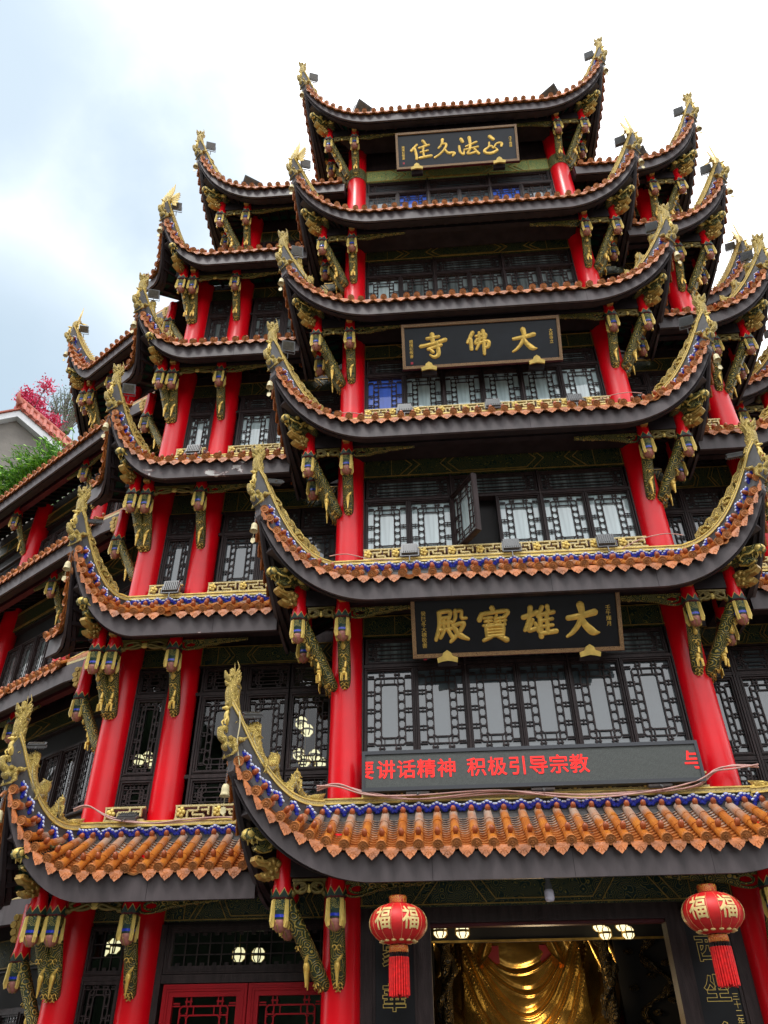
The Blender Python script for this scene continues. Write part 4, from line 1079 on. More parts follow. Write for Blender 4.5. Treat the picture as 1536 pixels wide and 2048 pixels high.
# ---- brush writing
STROKES = {
 'da': [[(8, 42, 7), (50, 36, 8), (90, 27, 9)], [(48, 3, 10), (51, 30, 8), (40, 60, 7), (20, 85, 6), (1, 98, 4)], [(48, 44, 7), (60, 66, 9), (80, 86, 10), (99, 90, 3)]],
 'xiong': [[(3, 34, 7), (46, 20, 7)], [(26, 4, 7), (20, 40, 6), (5, 74, 5)], [(30, 44, 6), (16, 74, 6), (44, 68, 6)], [(38, 54, 5), (48, 78, 6)], [(62, 4, 6), (48, 32, 6)], [(54, 24, 6), (54, 95, 7)], [(78, 2, 6), (81, 18, 5)], [(54, 28, 6), (96, 21, 6)], [(55, 47, 5), (91, 42, 5)], [(55, 65, 5), (91, 61, 5)], [(54, 86, 6), (100, 80, 7)], [(75, 22, 6), (75, 84, 6)]],
 'bao': [[(47, 0, 7), (53, 12, 6)], [(14, 18, 6), (6, 36, 7)], [(14, 19, 6), (92, 11, 6), (84, 30, 6)], [(20, 32, 4), (46, 30, 4)], [(23, 42, 4), (44, 40, 4)], [(18, 54, 4), (48, 51, 4)], [(33, 30, 4), (33, 53, 4)], [(60, 24, 4), (54, 35, 4)], [(56, 34, 4), (84, 31, 4)], [(53, 44, 4), (88, 40, 4)], [(70, 31, 4), (70, 54, 4)], [(57, 46, 4), (57, 55, 4)], [(57, 55, 4), (85, 53, 4)], [(84, 45, 4), (84, 54, 4)], [(27, 59, 6), (28, 87, 6)], [(27, 59, 5), (75, 56, 6), (75, 86, 6)], [(30, 68, 4), (73, 66, 4)], [(30, 77, 4), (73, 75, 4)], [(28, 87, 5), (75, 85, 5)], [(40, 89, 6), (16, 100, 5)], [(62, 88, 6), (86, 100, 8)]],
 'dian': [[(13, 8, 6), (47, 5, 6), (45, 26, 5)], [(14, 26, 5), (45, 23, 5)], [(14, 8, 6), (13, 50, 6), (0, 92, 5)], [(18, 43, 5), (50, 38, 5)], [(27, 32, 5), (27, 62, 5)], [(41, 30, 5), (41, 60, 5)], [(14, 63, 5), (53, 58, 5)], [(26, 67, 5), (15, 86, 5)], [(41, 66, 5), (51, 84, 6)], [(65, 4, 6), (63, 28, 5), (52, 43, 4)], [(64, 7, 6), (83, 5, 5), (83, 26, 5), (97, 28, 5)], [(56, 50, 6), (89, 44, 6), (72, 73, 6), (46, 99, 5)], [(58, 56, 6), (74, 79, 8), (100, 93, 5)]],
 'si': [[(48, 0, 9), (50, 36, 8)], [(27, 17, 7), (74, 11, 7)], [(0, 50, 8), (52, 40, 7), (100, 27, 9)], [(30, 64, 7), (82, 49, 7)], [(66, 38, 8), (70, 88, 8), (52, 100, 7), (36, 90, 4)], [(38, 66, 6), (48, 78, 7)]],
 'fo': [[(22, 3, 8), (0, 46, 6)], [(13, 32, 7), (14, 76, 7)], [(36, 20, 6), (73, 13, 7), (70, 32, 6)], [(38, 35, 6), (72, 30, 6)], [(38, 35, 6), (33, 53, 6), (82, 44, 7), (82, 68, 7), (66, 73, 5)], [(49, 5, 6), (46, 50, 6), (34, 78, 5)], [(65, -2, 8), (66, 50, 7), (65, 101, 6)]],
 'zheng': [[(43, 2, 11), (58, 18, 10)], [(37, 36, 5), (34, 60, 6), (13, 78, 8), (16, 93, 8), (46, 97, 9), (74, 84, 7), (68, 70, 4)], [(30, 64, 5), (48, 56, 6), (56, 70, 5), (74, 45, 6), (98, 44, 8), (97, 62, 6)]],
 'fa': [[(17, 4, 9), (23, 20, 9)], [(5, 44, 6), (9, 78, 7), (24, 92, 7), (29, 64, 3)], [(39, 49, 6), (92, 27, 7)], [(58, -2, 9), (61, 40, 7), (56, 62, 6)], [(32, 67, 6), (98, 55, 7)], [(61, 62, 5), (46, 91, 7), (88, 84, 7)], [(82, 69, 7), (100, 94, 9)]],
 'jiu': [[(46, -2, 8), (40, 24, 6), (24, 46, 6)], [(40, 24, 7), (62, 25, 7), (56, 50, 6), (30, 80, 6), (2, 99, 6)], [(52, 52, 6), (70, 77, 8), (100, 80, 9), (92, 98, 5)]],
 'zhu': [[(31, 18, 7), (3, 50, 8)], [(20, 38, 7), (26, 70, 7), (28, 100, 7)], [(64, -2, 9), (75, 17, 8)], [(43, 37, 7), (92, 23, 7)], [(67, 28, 6), (62, 54, 6), (66, 88, 6)], [(49, 63, 6), (86, 55, 6)], [(44, 95, 8), (100, 86, 9)]],
}
def brush(mb, key, c, size, m=0, hgt=.018, wk=1.0, asp=1.0):
    """raised brush strokes of one character, about size high, centred at c on the board plane (x right, z up, front = -y)"""
    for si, st in enumerate(STROKES[key]):
        P = catmull([(x, y, w) for x, y, w in st], 7)
        # rounded pressed ends
        n = len(P); sec = []
        for i, (x, y, w) in enumerate(P):
            sec.append([(x-50)/100*size*asp, (50-y)/100*size, w/100*size*wk])
        d0 = (sec[0][0]-sec[1][0], sec[0][1]-sec[1][1]); d1 = (sec[-1][0]-sec[-2][0], sec[-1][1]-sec[-2][1])
        def ext(s, d, fr):
            L = math.hypot(*d) or 1; return [s[0]+d[0]/L*s[2]*fr, s[1]+d[1]/L*s[2]*fr, s[2]*math.sqrt(max(0.02, 1-fr*fr))]
        sec = [ext(sec[0], d0, f) for f in (.98, .8, .45)]+sec+[ext(sec[-1], d1, f) for f in (.45, .8, .98)]
        vs = []; k = 6; n = len(sec)
        for i, (x, z, w) in enumerate(sec):
            a = sec[max(0, i-1)]; b = sec[min(n-1, i+1)]; tx, tz = b[0]-a[0], b[1]-a[1]; L = math.hypot(tx, tz) or 1; nx, nz = -tz/L, tx/L
            for q in range(k+1):
                f = -1+2*q/k; vs.append((c[0]+x+nx*w*f, c[1]-.001-(hgt+.0006*si)*math.sqrt(max(0, 1-f*f*.96))*min(1, w/(.03*size)), c[2]+z+nz*w*f))
        mb.add(vs, [(i*(k+1)+q, i*(k+1)+q+1, (i+1)*(k+1)+q+1, (i+1)*(k+1)+q) for i in range(n-1) for q in range(k)], m, 0., True)

def text_mesh(body, size, mtl, extrude=.004, offset=0., fill=True, bevel=0., align='CENTER'):
    cu = bpy.data.curves.new('lettering', 'FONT'); cu.body = body; cu.size = size; cu.extrude = extrude; cu.offset = offset
    cu.align_x = align; cu.align_y = 'CENTER'; cu.bevel_depth = bevel; cu.resolution_u = 3
    if not fill: cu.fill_mode = 'NONE'
    o = bpy.data.objects.new('lettering', cu); C.objects.link(o)
    dg = bpy.context.evaluated_depsgraph_get(); dg.update()
    me = bpy.data.meshes.new_from_object(o.evaluated_get(dg)); me.name = 'lettering'
    bpy.data.objects.remove(o); me.materials.clear(); me.materials.append(M[mtl])
    return me
TXT = Matrix(((1, 0, 0, 0), (0, 0, -1, 0), (0, 1, 0, 0), (0, 0, 0, 1)))    # text plane -> upright, facing -y

def plaque(cz, w, h, chars, tilt, board, label, left, right, size, y=-.56, wk=1., xs=None):
    root = empty('name_plaque', (0, y, cz), label=label, category='plaque'); root.rotation_euler = (tilt, 0, 0)
    mb = MB(); mb.box(-w/2, w/2, -.02, .03, -h/2, h/2); build('board', mb, [board], root)
    mb = MB(); f = .06
    for x0, x1, z0, z1 in ((-w/2-.02, w/2+.02, h/2-f+.02, h/2+.02), (-w/2-.02, w/2+.02, -h/2-.02, -h/2+f-.02), (-w/2-.02, -w/2+f-.02, -h/2+f-.02, h/2-f+.02), (w/2-f+.02, w/2+.02, -h/2+f-.02, h/2-f+.02)):
        mb.box(x0, x1, -.055, .035, z0, z1)
    e = .012
    mb.box(-w/2-.03, w/2+.03, -.045, .03, h/2+.0205, h/2+.0305, 1); mb.box(-w/2-.03, w/2+.03, -.045, .03, -h/2-.0305, -h/2-.0205, 1)
    build('frame', mb, ['meander', 'maroon'], root)
    for i, ch in enumerate(chars):
        x = (xs[i] if xs else (-w/2+w*(i+.5)/len(chars))); mb = MB(); brush(mb, ch, (x, -.02, 0), size, wk=wk)
        build('character', mb, ['gold'], root)
    for body, x, zc in ((left, -w/2+.17, -.05), (right, w/2-.17, .05)):
        me = text_mesh('\n'.join(body), .082, 'gold', .003)
        link('inscription', me, root, Matrix.Translation((x, -.024, zc)) @ TXT)
    mb = MB(); mb.box(-w/2+.145, -w/2+.195, -.026, -.019, -.05-.066*len(left)/1.0, -.05-.066*len(left)+.05); build('seal', mb, ['seal'], root)
    for sx in (-1, 1):
        mb = MB(); x = sx*w*.34
        mb.poly([(-.16, .02), (-.08, .05), (-.06, .1), (0, .14), (.06, .1), (.08, .05), (.16, .02), (.15, -.05), (.07, -.03), (.0, -.02), (-.07, -.03), (-.15, -.05)], .05, o=(x, -.075, -h/2-.05)); mb.box(x-.15, x+.15, -.02, .10, -h/2-.16, -h/2-.06, 1)
        mb.tube([(x-.1, -.09, -h/2-.03), (x, -.10, -h/2+.05), (x+.1, -.09, -h/2-.03)], .02, 6, 0)
        build('gilt_bracket', mb, ['goldp', 'dark'], root)
    return root
plaque(7.28, 3.20, .92, ['dian', 'bao', 'xiong', 'da'], math.radians(27), 'black', 'wide black plaque with four thick gold characters under the second eave', '癸巳冬大德敬書', '壬午輝月', .50, y=-.63, wk=1.22, xs=[-1.0, -.34, .36, 1.02])
plaque(13.72, 3.20, .94, ['si', 'fo', 'da'], math.radians(24), 'plaque_blue', 'black plaque with three gold characters under the fourth eave', '趙樸初敬書', '大慈寺立', .50, y=-.63, wk=1.12, xs=[-.98, -.02, .88])
plaque(21.32, 3.16, 1.05, ['zhu', 'jiu', 'fa', 'zheng'], math.radians(24), 'plaque_blue', 'dark plaque with four slender gold cursive characters below the topmost eave', '趙樸初敬書', '戊子佛歷', .52, y=-.63, wk=.98, xs=[-.95, -.34, .30, .92])

# ---- moving-letter board over the entrance
led = empty('display_sign', (-.03, -.44, 4.83), label='long grey electronic sign board with scrolling red characters above the entrance eave', category='sign')
mb = MB(); W, H = 4.74, .56
mb.box(-W/2, W/2, 0, .11, 0, H); build('cabinet', mb, ['dark'], led)
mb = MB()
for x0, x1, z0, z1 in ((-W/2-.005, W/2+.005, H-.045, H+.005), (-W/2-.005, W/2+.005, -.005, .045), (-W/2-.005, -W/2+.04, .045, H-.045), (W/2-.04, W/2+.005, .045, H-.045)): mb.box(x0, x1, -.03, .115, z0, z1)
M['ledframe'] = mat('sign_frame_metal', (.045, .048, .055), .35, .4); build('frame', mb, ['ledframe'], led)
def dots_mat():
    m, nt, b = new_mat('unlit_dot_face'); N, L = nt.nodes, nt.links
    tc = N.new('ShaderNodeTexCoord'); vo = N.new('ShaderNodeTexVoronoi'); vo.inputs['Scale'].default_value = 62; vo.inputs['Randomness'].default_value = 0.12
    L.new(tc.outputs['Object'], vo.inputs['Vector'])
    r = N.new('ShaderNodeValToRGB'); r.color_ramp.elements[0].position = .25; r.color_ramp.elements[1].position = .5
    r.color_ramp.elements[0].color = (.135, .15, .14, 1); r.color_ramp.elements[1].color = (.03, .035, .034, 1)
    L.new(vo.outputs['Distance'], r.inputs['Fac']); L.new(r.outputs['Color'], b.inputs['Base Color']); b.inputs['Roughness'].default_value = .6
    return m
M['dots'] = dots_mat()
mb = MB(); mb.box(-W/2+.04, W/2-.04, -.012, -.002, .045, H-.045); build('screen', mb, ['dots'], led)
import bmesh
xl, xr = -W/2+.045, W/2-.045
for s, xc in list(zip('要讲话精神', (-2.335, -2.03, -1.74, -1.455, -1.165)))+list(zip('积极引导宗教', (-.745, -.455, -.165, .125, .41, .695)))+[('与', 2.27)]:
    me = text_mesh(s, .275, 'led', .002, offset=.0035); bm = bmesh.new(); bm.from_mesh(me)
    for cx, nx in ((xl-xc, -1), (xr-xc, 1)):
        bmesh.ops.bisect_plane(bm, geom=bm.verts[:]+bm.edges[:]+bm.faces[:], plane_co=(cx, 0, 0), plane_no=(nx, 0, 0), clear_outer=True)
    bm.to_mesh(me); bm.free()
    link('character', me, led, Matrix.Translation((xc, -.017, .275)) @ TXT)

# ---- red palace lanterns
def lantern(loc, r, label, spin=0.):
    root = empty('red_lantern', loc, label=label, category='lantern', group='red lanterns hung at the entrance'); root.rotation_euler = (0, 0, spin)
    mb = MB(); seg = 48; prof = [(r*.30*1.0, r*.64)]+[(r*math.sin(t)**.8, r*.64*math.cos(t)) for t in [math.asin(.22)+(PI-2*math.asin(.22))*i/18 for i in range(19)]]+[(r*.30, -r*.64)]
    vs = []
    for pr, h in prof:
        for k in range(seg):
            a = 2*PI*k/seg; q = pr*(1+.014*abs(math.cos(a*12))) if False else pr*(1-.018*abs(math.sin(a*8))**6); vs.append((q*math.cos(a), q*math.sin(a), h))
    mb.add(vs, [(i*seg+k, i*seg+(k+1) % seg, (i+1)*seg+(k+1) % seg, (i+1)*seg+k) for i in range(len(prof)-1) for k in range(seg)], 0, 0., True)
    M.setdefault('lred', mat('red_lantern_cloth', (.62, .012, .012), .5, var=.12, vs=9))
    M.setdefault('lgold', mat('printed_gold', (.78, .58, .24), .45, .1, var=.2, vs=14))
    body = build('shade', mb, ['lred'], root)
    mb = MB()
    for k in range(16):
        a = 2*PI*(k+.5)/16
        mb.tube([((r*math.sin(t)**.8+.002)*math.cos(a), (r*math.sin(t)**.8+.002)*math.sin(a), r*.64*math.cos(t)) for t in [.5+(PI-1.)*i/12 for i in range(13)]], .0014, 4, 0, False)
    for k in range(14):
        a = 2*PI*k/14; t = PI-.52
        rr = r*math.sin(t)**.8+.004; mb.ball((rr*math.cos(a), rr*math.sin(a), r*.64*math.cos(t)), .026, 0, (1.2, 1.2, .55))
    build('gold_ribs', mb, ['lgold'], root)
    # fortune characters wrapped on the shade
    base = text_mesh('福', r*.70, 'lgold', .001, offset=.0045)
    bm_ = bmesh.new(); bm_.from_mesh(base); bmesh.ops.triangulate(bm_, faces=bm_.faces[:]); bmesh.ops.subdivide_edges(bm_, edges=bm_.edges[:], cuts=3, use_grid_fill=True); bm_.to_mesh(base); bm_.free()
    for k in range(6):
        a0 = -PI/2+PI/6+k*PI/3
        me = base.copy()
        for v in me.vertices:
            x, y, z = v.co; h = y*1.08+r*.03; tt = math.acos(max(-1, min(1, h/(r*.64)))); rr = r*math.sin(tt)**.8+.006+z*.5
            a = a0+x/r*.95; v.co = (rr*math.cos(a), rr*math.sin(a), h)
        link('fortune_character', me, root)
    M.setdefault('lband', pattern_mat('orange_gold_band', (.62, .05, .02), (.80, .42, .06), 22, 24, .2, metal=0, bump=.1))
    mb = MB(); mb.lathe([(0, r*.88), (r*.30, r*.88), (r*.33, r*.84), (r*.31, r*.64)], seg=24, m=0); build('collar', mb, ['lband'], root)
    mb = MB(); mb.lathe([(r*.31, -r*.67), (r*.325, -r*.74), (r*.33, -r*.88), (0, -r*.88)], seg=24, m=0); build('collar', mb, ['lband'], root)
    mb = MB(); rnd = random.Random(3)
    for k in range(46):
        a = 2*PI*k/46; q = r*(.31 if k % 2 else .25); x, y = q*math.cos(a), q*math.sin(a); L = r*(1.18+.10*rnd.random())
        mb.tube([(x, y, -r*.86), (x*.99, y*.99, -r*1.06)], .006, 4, 1, False)
        mb.tube([(x, y, -r*1.02), (x*1.02, y*1.02, -r*1.46), (x*(1.03+.05*rnd.random()), y*1.04, -r*.9-L)], [.013, .013, .010], 5, 0)
        mb.ball((x, y, -r*1.04), .012, 2, seg=5, rg=3)
    M.setdefault('tassel', mat('red_tassel_thread', (.70, .006, .006), .6, var=.25, vs=30))
    build('tassel', mb, ['tassel', 'dark', 'cream'], root)
    mb = MB(); mb.tube([(0, 0, r*.86), (0, 0, r*1.3)], .006, 5); build('cord', mb, ['dark'], root)
    return root
lantern((-1.90, -.92, 3.10), .35, 'left red palace lantern with gold characters, hanging before the vertical board with brush outlines')
lantern((1.87, -.92, 3.14), .35, 'right red palace lantern with gold characters, hanging beside the board with small column of numerals', -.22)

# ---- upright couplet boards beside the doorway
def couplet(x, label, chars, small=None):
    root = empty('couplet_board', (x, .07, 0), label=label, category='sign board')
    mb = MB(); mb.box(-.25, .25, -.03, .02, .5, 3.28); build('board', mb, ['black'], root)
    mb = MB()
    for x0, x1, z0, z1 in ((-.29, -.25, .46, 3.32), (.25, .29, .46, 3.32), (-.25, .25, 3.28, 3.32), (-.25, .25, .46, .5)): mb.box(x0, x1, -.05, .02, z0, z1)
    build('frame', mb, ['wood'], root)
    mb = MB(); mb2 = MB()
    for ch, z in chars:
        me = text_mesh(ch, .31, 'goldp', 0.0, offset=.008, fill=False, bevel=.004); link('character', me, root, Matrix.Translation((-.01, -.034, z)) @ TXT)
    if small:
        link('inscription', text_mesh('\n'.join(small), .085, 'goldp', .002), root, Matrix.Translation((.19, -.034, 2.22)) @ TXT)
    return root
couplet(-2.01, 'dark upright board left of the doorway with gold outlined brush characters', [('家', 2.86), ('華', 2.38), ('清', 1.92)])
couplet(2.01, 'dark upright board right of the doorway with outlined characters and a small column of numerals', [('西', 2.86), ('坐', 2.42), ('會', 1.92)], '三十二年')

# ---- bulb under the first eave
root = empty('bulb_lamp', (-.02, -.80, 3.52), label='white bulb hanging from a socket under the entrance eave', category='lamp')
mb = MB(); mb.tube([(0, 0, .12), (0, 0, -.02)], .03, 10); mb.lathe([(.035, .02), (.045, -.02), (.045, -.06)], seg=14); build('socket', mb, ['grey'], root)
M['frost'] = mat('frosted_bulb', (.62, .60, .72), .35)
mb = MB(); mb.lathe([(.045, -.06), (.06, -.08), (.06, -.16), (.05, -.19), (0, -.2)], seg=16); build('bulb', mb, ['frost'], root)

# ---- floodlights on the flying corners and along the gutters
def flood_meshes():
    mb = MB(); mb.box(-.15, .15, -.035, .035, .0, .24); mb.box(-.165, .165, -.05, -.034, -.015, .255)
    for k in range(7): mb.box(-.13+.04*k, -.12+.04*k, .034, .06, .02, .22)
    a = mb.mesh('housing', ['grey'])
    mb = MB(); mb.box(-.135, .135, -.058, -.0505, .015, .225); b = mb.mesh('front_glass', ['lamp_glass'])
    mb = MB(); mb.bar((-.175, 0, .12), (-.175, 0, -.06), .012, .03, up=(0, 1, 0)); mb.bar((.175, 0, .12), (.175, 0, -.06), .012, .03, up=(0, 1, 0)); mb.bar((-.18, 0, -.06), (.18, 0, -.06), .012, .03, up=(0, 1, 0)); mb.tube([(0, 0, -.06), (0, 0, -.2)], .014, 6); c = mb.mesh('bracket', ['grey'])
    return a, b, c
FLD = flood_meshes()
def flood(mw, label, group):
    o = bpy.data.objects.new('floodlight', None); C.objects.link(o); o.matrix_world = mw
    o['label'] = label; o['category'] = 'floodlight'; o['group'] = group
    for nm, me in zip(('housing', 'front_glass', 'bracket'), FLD): link(nm, me, o)
side_word = {'l': 'left', 'r': 'right'}
sec_word = {'F': 'front bay', 'B': 'side section', 'W': 'turned wing', 'C': 'outer stepped corner'}
orn_word = {'dragon': 'coiled dragon', 'panel': 'pierced gilt crest', 'phoenix': 'gold phoenix'}
for key, h in hips.items():
    sec, lev, sd_ = key[0], int(key[1]), key[2]
    if (sec == 'C' and lev < 4) or (sec == 'B' and sd_ == 'r' and lev < 3) or key == 'F1r' : continue
    p = h['end']-h['hd']*.10-Z1*.0; inx = 1 if sd_ == 'l' else -1
    x = V((.35, -1, 0)) if sd_ == 'l' else V((-.35, -1, 0))
    xx = V((inx*.9, .35, .1)).normalized()             # arm reaches inward
    zz = V((inx*.55, -.25, .9)).normalized(); yy = zz.cross(xx).normalized(); zz = xx.cross(yy)
    if lev in (1, 2): R3 = Matrix((xx, -zz, yy)).transposed()
    else: R3 = Matrix((xx, yy, zz)).transposed()
    lift = .05 if lev < 6 else .02
    R4 = R3.to_4x4(); R4.translation = p+V((inx*.13, 0, lift))-Z1*.02
    R4 = R4 @ Matrix.Scale(.78, 4)
    lab = 'grey floodlight at the gilded tip of the %s eave up, %s %s' % (ORD[lev] if lev < 6 else 'topmost', side_word[sd_], sec_word[sec])
    flood(R4, lab, 'floodlights on the flying corners')
for lev in (1, 2, 3):
    for x, w in ((-1.62, 'left'), (.12, 'middle'), (1.72, 'right')):
        z = E[lev-1]+.36+RISE+.30
        flood(Matrix.Translation((x, -.40, z)) @ Matrix.Rotation(PI, 4, 'Z') @ Matrix.Rotation(math.radians(62 if lev == 1 else 12), 4, 'X') @ Matrix.Scale(.9, 4), 'dark floodlight on the gilt gutter of the %s front eave, the %s of three' % (ORD[lev], w), 'floodlights along the front gutters')
for lev, x in ((1, -6.1), (2, -6.05), (3, -6.1)):
    flood(Matrix.Translation((x, .45, E[lev-1]+.36+RISE+.30)) @ Matrix.Rotation(PI, 4, 'Z') @ Matrix.Rotation(math.radians(60 if lev == 1 else 12), 4, 'X') @ Matrix.Scale(.9, 4), 'floodlight between the red columns on the %s eave of the left section' % ORD[lev], 'floodlights along the left gutters')
for lev, (x, y, s_) in ((6, (-2.55, -.75, 'left')), (7, (2.75, -.75, 'right'))):
    flood(Matrix.Translation((x, y-.1, E[5]+.36+.62)) @ Matrix.Rotation(.7 if x < 0 else -.7, 4, 'Z') @ Matrix.Rotation(math.radians(40), 4, 'X') @ Matrix.Scale(1.35, 4), 'large grey floodlight standing on the tiles at the %s end of the topmost front roof' % s_, 'floodlights on the roof tiles')
for x, y, s_ in ((-5.7, .05, 'left'), (4.9, .05, 'right')):
    flood(Matrix.Translation((x, y, 20.25+.95)) @ Matrix.Rotation(.6 if x < 0 else -.6, 4, 'Z') @ Matrix.Rotation(math.radians(40), 4, 'X') @ Matrix.Scale(1.3, 4), 'large grey floodlight on the tiles of the %s section roof below the top roof' % s_, 'floodlights on the roof tiles')

# ---- wind bells under the corners
def bell_meshes():
    mb = MB(); mb.lathe([(0, .0), (.035, .0), (.055, -.03), (.062, -.10), (.068, -.15), (.082, -.18), (.078, -.18), (.05, -.14), (.0, -.03)], seg=14); a = mb.mesh('bell', ['cream'])
    for k in range(1): pass
    mb = MB(); mb.tube([(0, 0, -.10), (0, 0, -.34)], .004, 4); mb.poly([(-.035, -.34), (.035, -.34), (.045, -.42), (0, -.46), (-.045, -.42)], .006); b = mb.mesh('clapper', ['cream'])
    mb = MB()
    for k in range(6):
        mb.tube([(.012*math.cos(t)*(1 if k % 2 else .25), .012*math.cos(t)*(.25 if k % 2 else 1), .025+.042*k+.026*math.sin(t)) for t in [j*PI/4 for j in range(9)]], .004, 4, 0, False)
    c = mb.mesh('chain', ['grey']); return a, b, c
BEL = bell_meshes()
for key, h in hips.items():
    sec, lev, sd_ = key[0], int(key[1]), key[2]
    if (sec == 'C' and lev < 4) or (sec == 'B' and sd_ == 'r' and lev < 4) or key == 'F1r': continue
    o = bpy.data.objects.new('wind_bell', None); C.objects.link(o); o.location = h['tip']+h['hd']*.04-Z1*.44
    o['label'] = 'small metal wind bell hanging under the %s eave tip up, %s %s' % (ORD[lev] if lev < 6 else 'topmost', side_word[sd_], sec_word[sec]); o['category'] = 'bell'; o['group'] = 'wind bells under the eave tips'
    for nm, me in zip(('bell', 'clapper', 'chain'), BEL): link(nm, me, o, Matrix.Scale(.85, 4))

# ---- cables sagging along the gutters
def cable(pts, label, r=.011, n=2):
    mb = MB(); rnd = random.Random(len(pts))
    for k in range(n):
        P = [(x, y-.02*k, z+.03*k*math.sin(i*1.7+k)) for i, (x, y, z) in enumerate(pts)]
        mb.tube(catmull(P, 8), r, 6)
    build('cable', mb, ['wire'], None, label=label, category='cable')
g = E[0]+.36+RISE
cable([(-3.05, -.40, g+.36), (-2.75, -.42, g+.42), (-2.3, -.44, g+.30), (-1.6, -.40, g+.20), (-.5, -.40, g+.24), (.6, -.40, g+.19), (1.6, -.40, g+.22), (2.2, -.42, g+.25), (2.48, -.44, g+.42), (2.75, -.42, g+.52), (3.1, -.42, g+.50)], 'pale pink cables sagging along the gutter below the electronic sign', n=3)
cable([(-6.95, .45, g+.42), (-6.7, .40, g+.46), (-6.3, .42, g+.30), (-5.7, .42, g+.20), (-5.2, .42, g+.20), (-4.6, .44, g+.26), (-4.2, .44, g+.22)], 'pale pink cables along the lowest gutter of the left section', n=2)
for lev in (2, 3):
    g2 = E[lev-1]+.36+RISE
    cable([(-3.0, -.40, g2+.33), (-2.7, -.42, g2+.34), (-2.3, -.42, g2+.22), (-1.9, -.4, g2+.2)], 'thin pink cable looped at the left column foot above the %s front eave' % ORD[lev], .008, 1)
    cable([(1.95, -.40, g2+.2), (2.3, -.42, g2+.36), (2.7, -.42, g2+.44), (3.0, -.42, g2+.40)], 'thin pink cable looped at the right column foot above the %s front eave' % ORD[lev], .008, 1)
mb = MB(); e = hips['F1l']['end']+hips['F1l']['hd']*.12
mb.tube(catmull([e+V((.12, 0, .05)), e+V((.15, -.02, -.15)), e+V((.14, -.02, -.4)), e+V((.2, 0, -.7))], 6), .010, 5)
build('cable', mb, ['cream'], None, label='pale cable of the floodlight on the lowest left dragon tip', category='cable')

# ---- hanging lamps inside
def lamp(loc, label, k=2, s=1.):
    root = empty('pendant_lamp', loc, label=label, category='lamp', group='lit globe lamps inside the hall')
    mb = MB()
    for i in range(k):
        c = V((.10*(i % 2)-.05, .06*i, -.13*(i//1)*.9+.06)) if k > 1 else V((0, 0, 0))
        mb.lathe([(0, .10), (.06, .095), (.095, .05), (.10, 0), (.095, -.05), (.06, -.09), (0, -.09)], c, 12, 0)
    build('globe', mb, ['bulb'], root, ); mb = MB()
    for i in range(k):
        c = V((.10*(i % 2)-.05, .06*i, -.13*(i//1)*.9+.06)) if k > 1 else V((0, 0, 0))
        for j in range(6):
            a = 2*PI*j/6; mb.tube([c+V((.06*math.cos(a), .06*math.sin(a), .098)), c+V((.103*math.cos(a), .103*math.sin(a), .05)), c+V((.106*math.cos(a), .106*math.sin(a), -.05)), c+V((.06*math.cos(a), .06*math.sin(a), -.095))], .011, 4)
        mb.lathe([(.106, .018), (.109, 0), (.106, -.018)], c, 12); mb.tube([c+Z1*.09, c+Z1*.6], .006, 4)
    build('cage', mb, ['bronze'], root)
    root.scale = (s, s, s)
for loc, lab, k, s in (((-3.82, 2.6, 6.98), 'lit globe lamps high behind the second storey window left of the front bay', 2, 1.1), ((-3.77, 2.2, 6.25), 'lower lit globe lamps behind the window left of the front bay, second storey', 2, 1.),
        ((-3.48, 2.2, 6.21), 'lit globe lamps closest to the front bay column behind second storey glass', 2, 1.), ((-6.69, 2.0, 6.22), 'lit globe lamp behind the narrow second storey window, left one', 1, 1.), ((-6.56, 2.2, 6.30), 'lit globe lamps behind the narrow second storey window, right pair', 2, .9),
        ((-6.86, 2.2, 3.34), 'lit globe lamps high in the narrow ground floor window', 2, 1.), ((-6.70, 2.4, 3.34), 'lit globe lamp at the right of the narrow ground floor window', 1, 1.1),
        ((-4.59, 2.2, 3.16), 'lit globe lamp behind the transom over the red doors, left one', 1, 1.), ((-4.28, 2.2, 3.15), 'lit globe lamp behind the transom over the red doors, right one', 1, 1.),
        ((-1.42, 2.2, 3.43), 'lit lamp at the upper left inside the doorway, outermost', 1, 1.), ((-1.07, 2.2, 3.42), 'lit lamp at the upper left inside the doorway, inner one', 1, 1.),
        ((1.09, 2.2, 3.41), 'lit pair of lamps at the upper right inside the doorway, inner one', 2, .9), ((1.44, 2.2, 3.41), 'lit pair of lamps at the upper right inside the doorway, outermost', 2, .9)):
    lamp(loc, lab, k, s)

# ---- the gilded seated statue inside (robed torso fills the doorway)
buddha = empty('gilded_statue', (-.12, 4.4, .2), label='large gilded seated statue in draped robes seen through the doorway', category='statue')
def drape(x, z):
    """depth of the robed torso at x, z: smooth cloth with a few sharp U folds, each lapping over the next"""
    body = .95*math.sqrt(max(0., 1-(x/1.7)**2))*(1-.10*max(0, z-2.2)) + .35*math.exp(-((z-1.3)/.8)**2)
    e = 0.
    for k, (zc, cv, am) in enumerate(((3.62, .25, .03), (3.50, .3, .035), (2.92, 1.25, .09), (2.62, 1.45, .10), (2.34, 1.6, .11), (2.0, 1.7, .10), (1.65, 1.6, .08))):
        d = z-(zc-.2)-cv*x*x+.03*math.sin(x*5+k*2)
        e += am*(1/(1+math.exp(-max(-40, min(40, -d*60))))) + am*.75*math.exp(-(d/.022)**2) - am*.35*math.exp(-((d-.07)/.05)**2)
    return body+e*(1 if abs(x) < .9 else .6)+.02*math.sin(x*7+z*3)*math.sin(z*6-x*2)
mb = MB(); nx, nz = 110, 190
def fn(i, j):
    x = -1.15+2.3*i; z = .6+3.1*j; w = 1.0
    return (x*(1.1-.02*j), -drape(x, z), z)
mb.grid(fn, nx, nz); build('robe_front', mb, ['gold'], buddha)
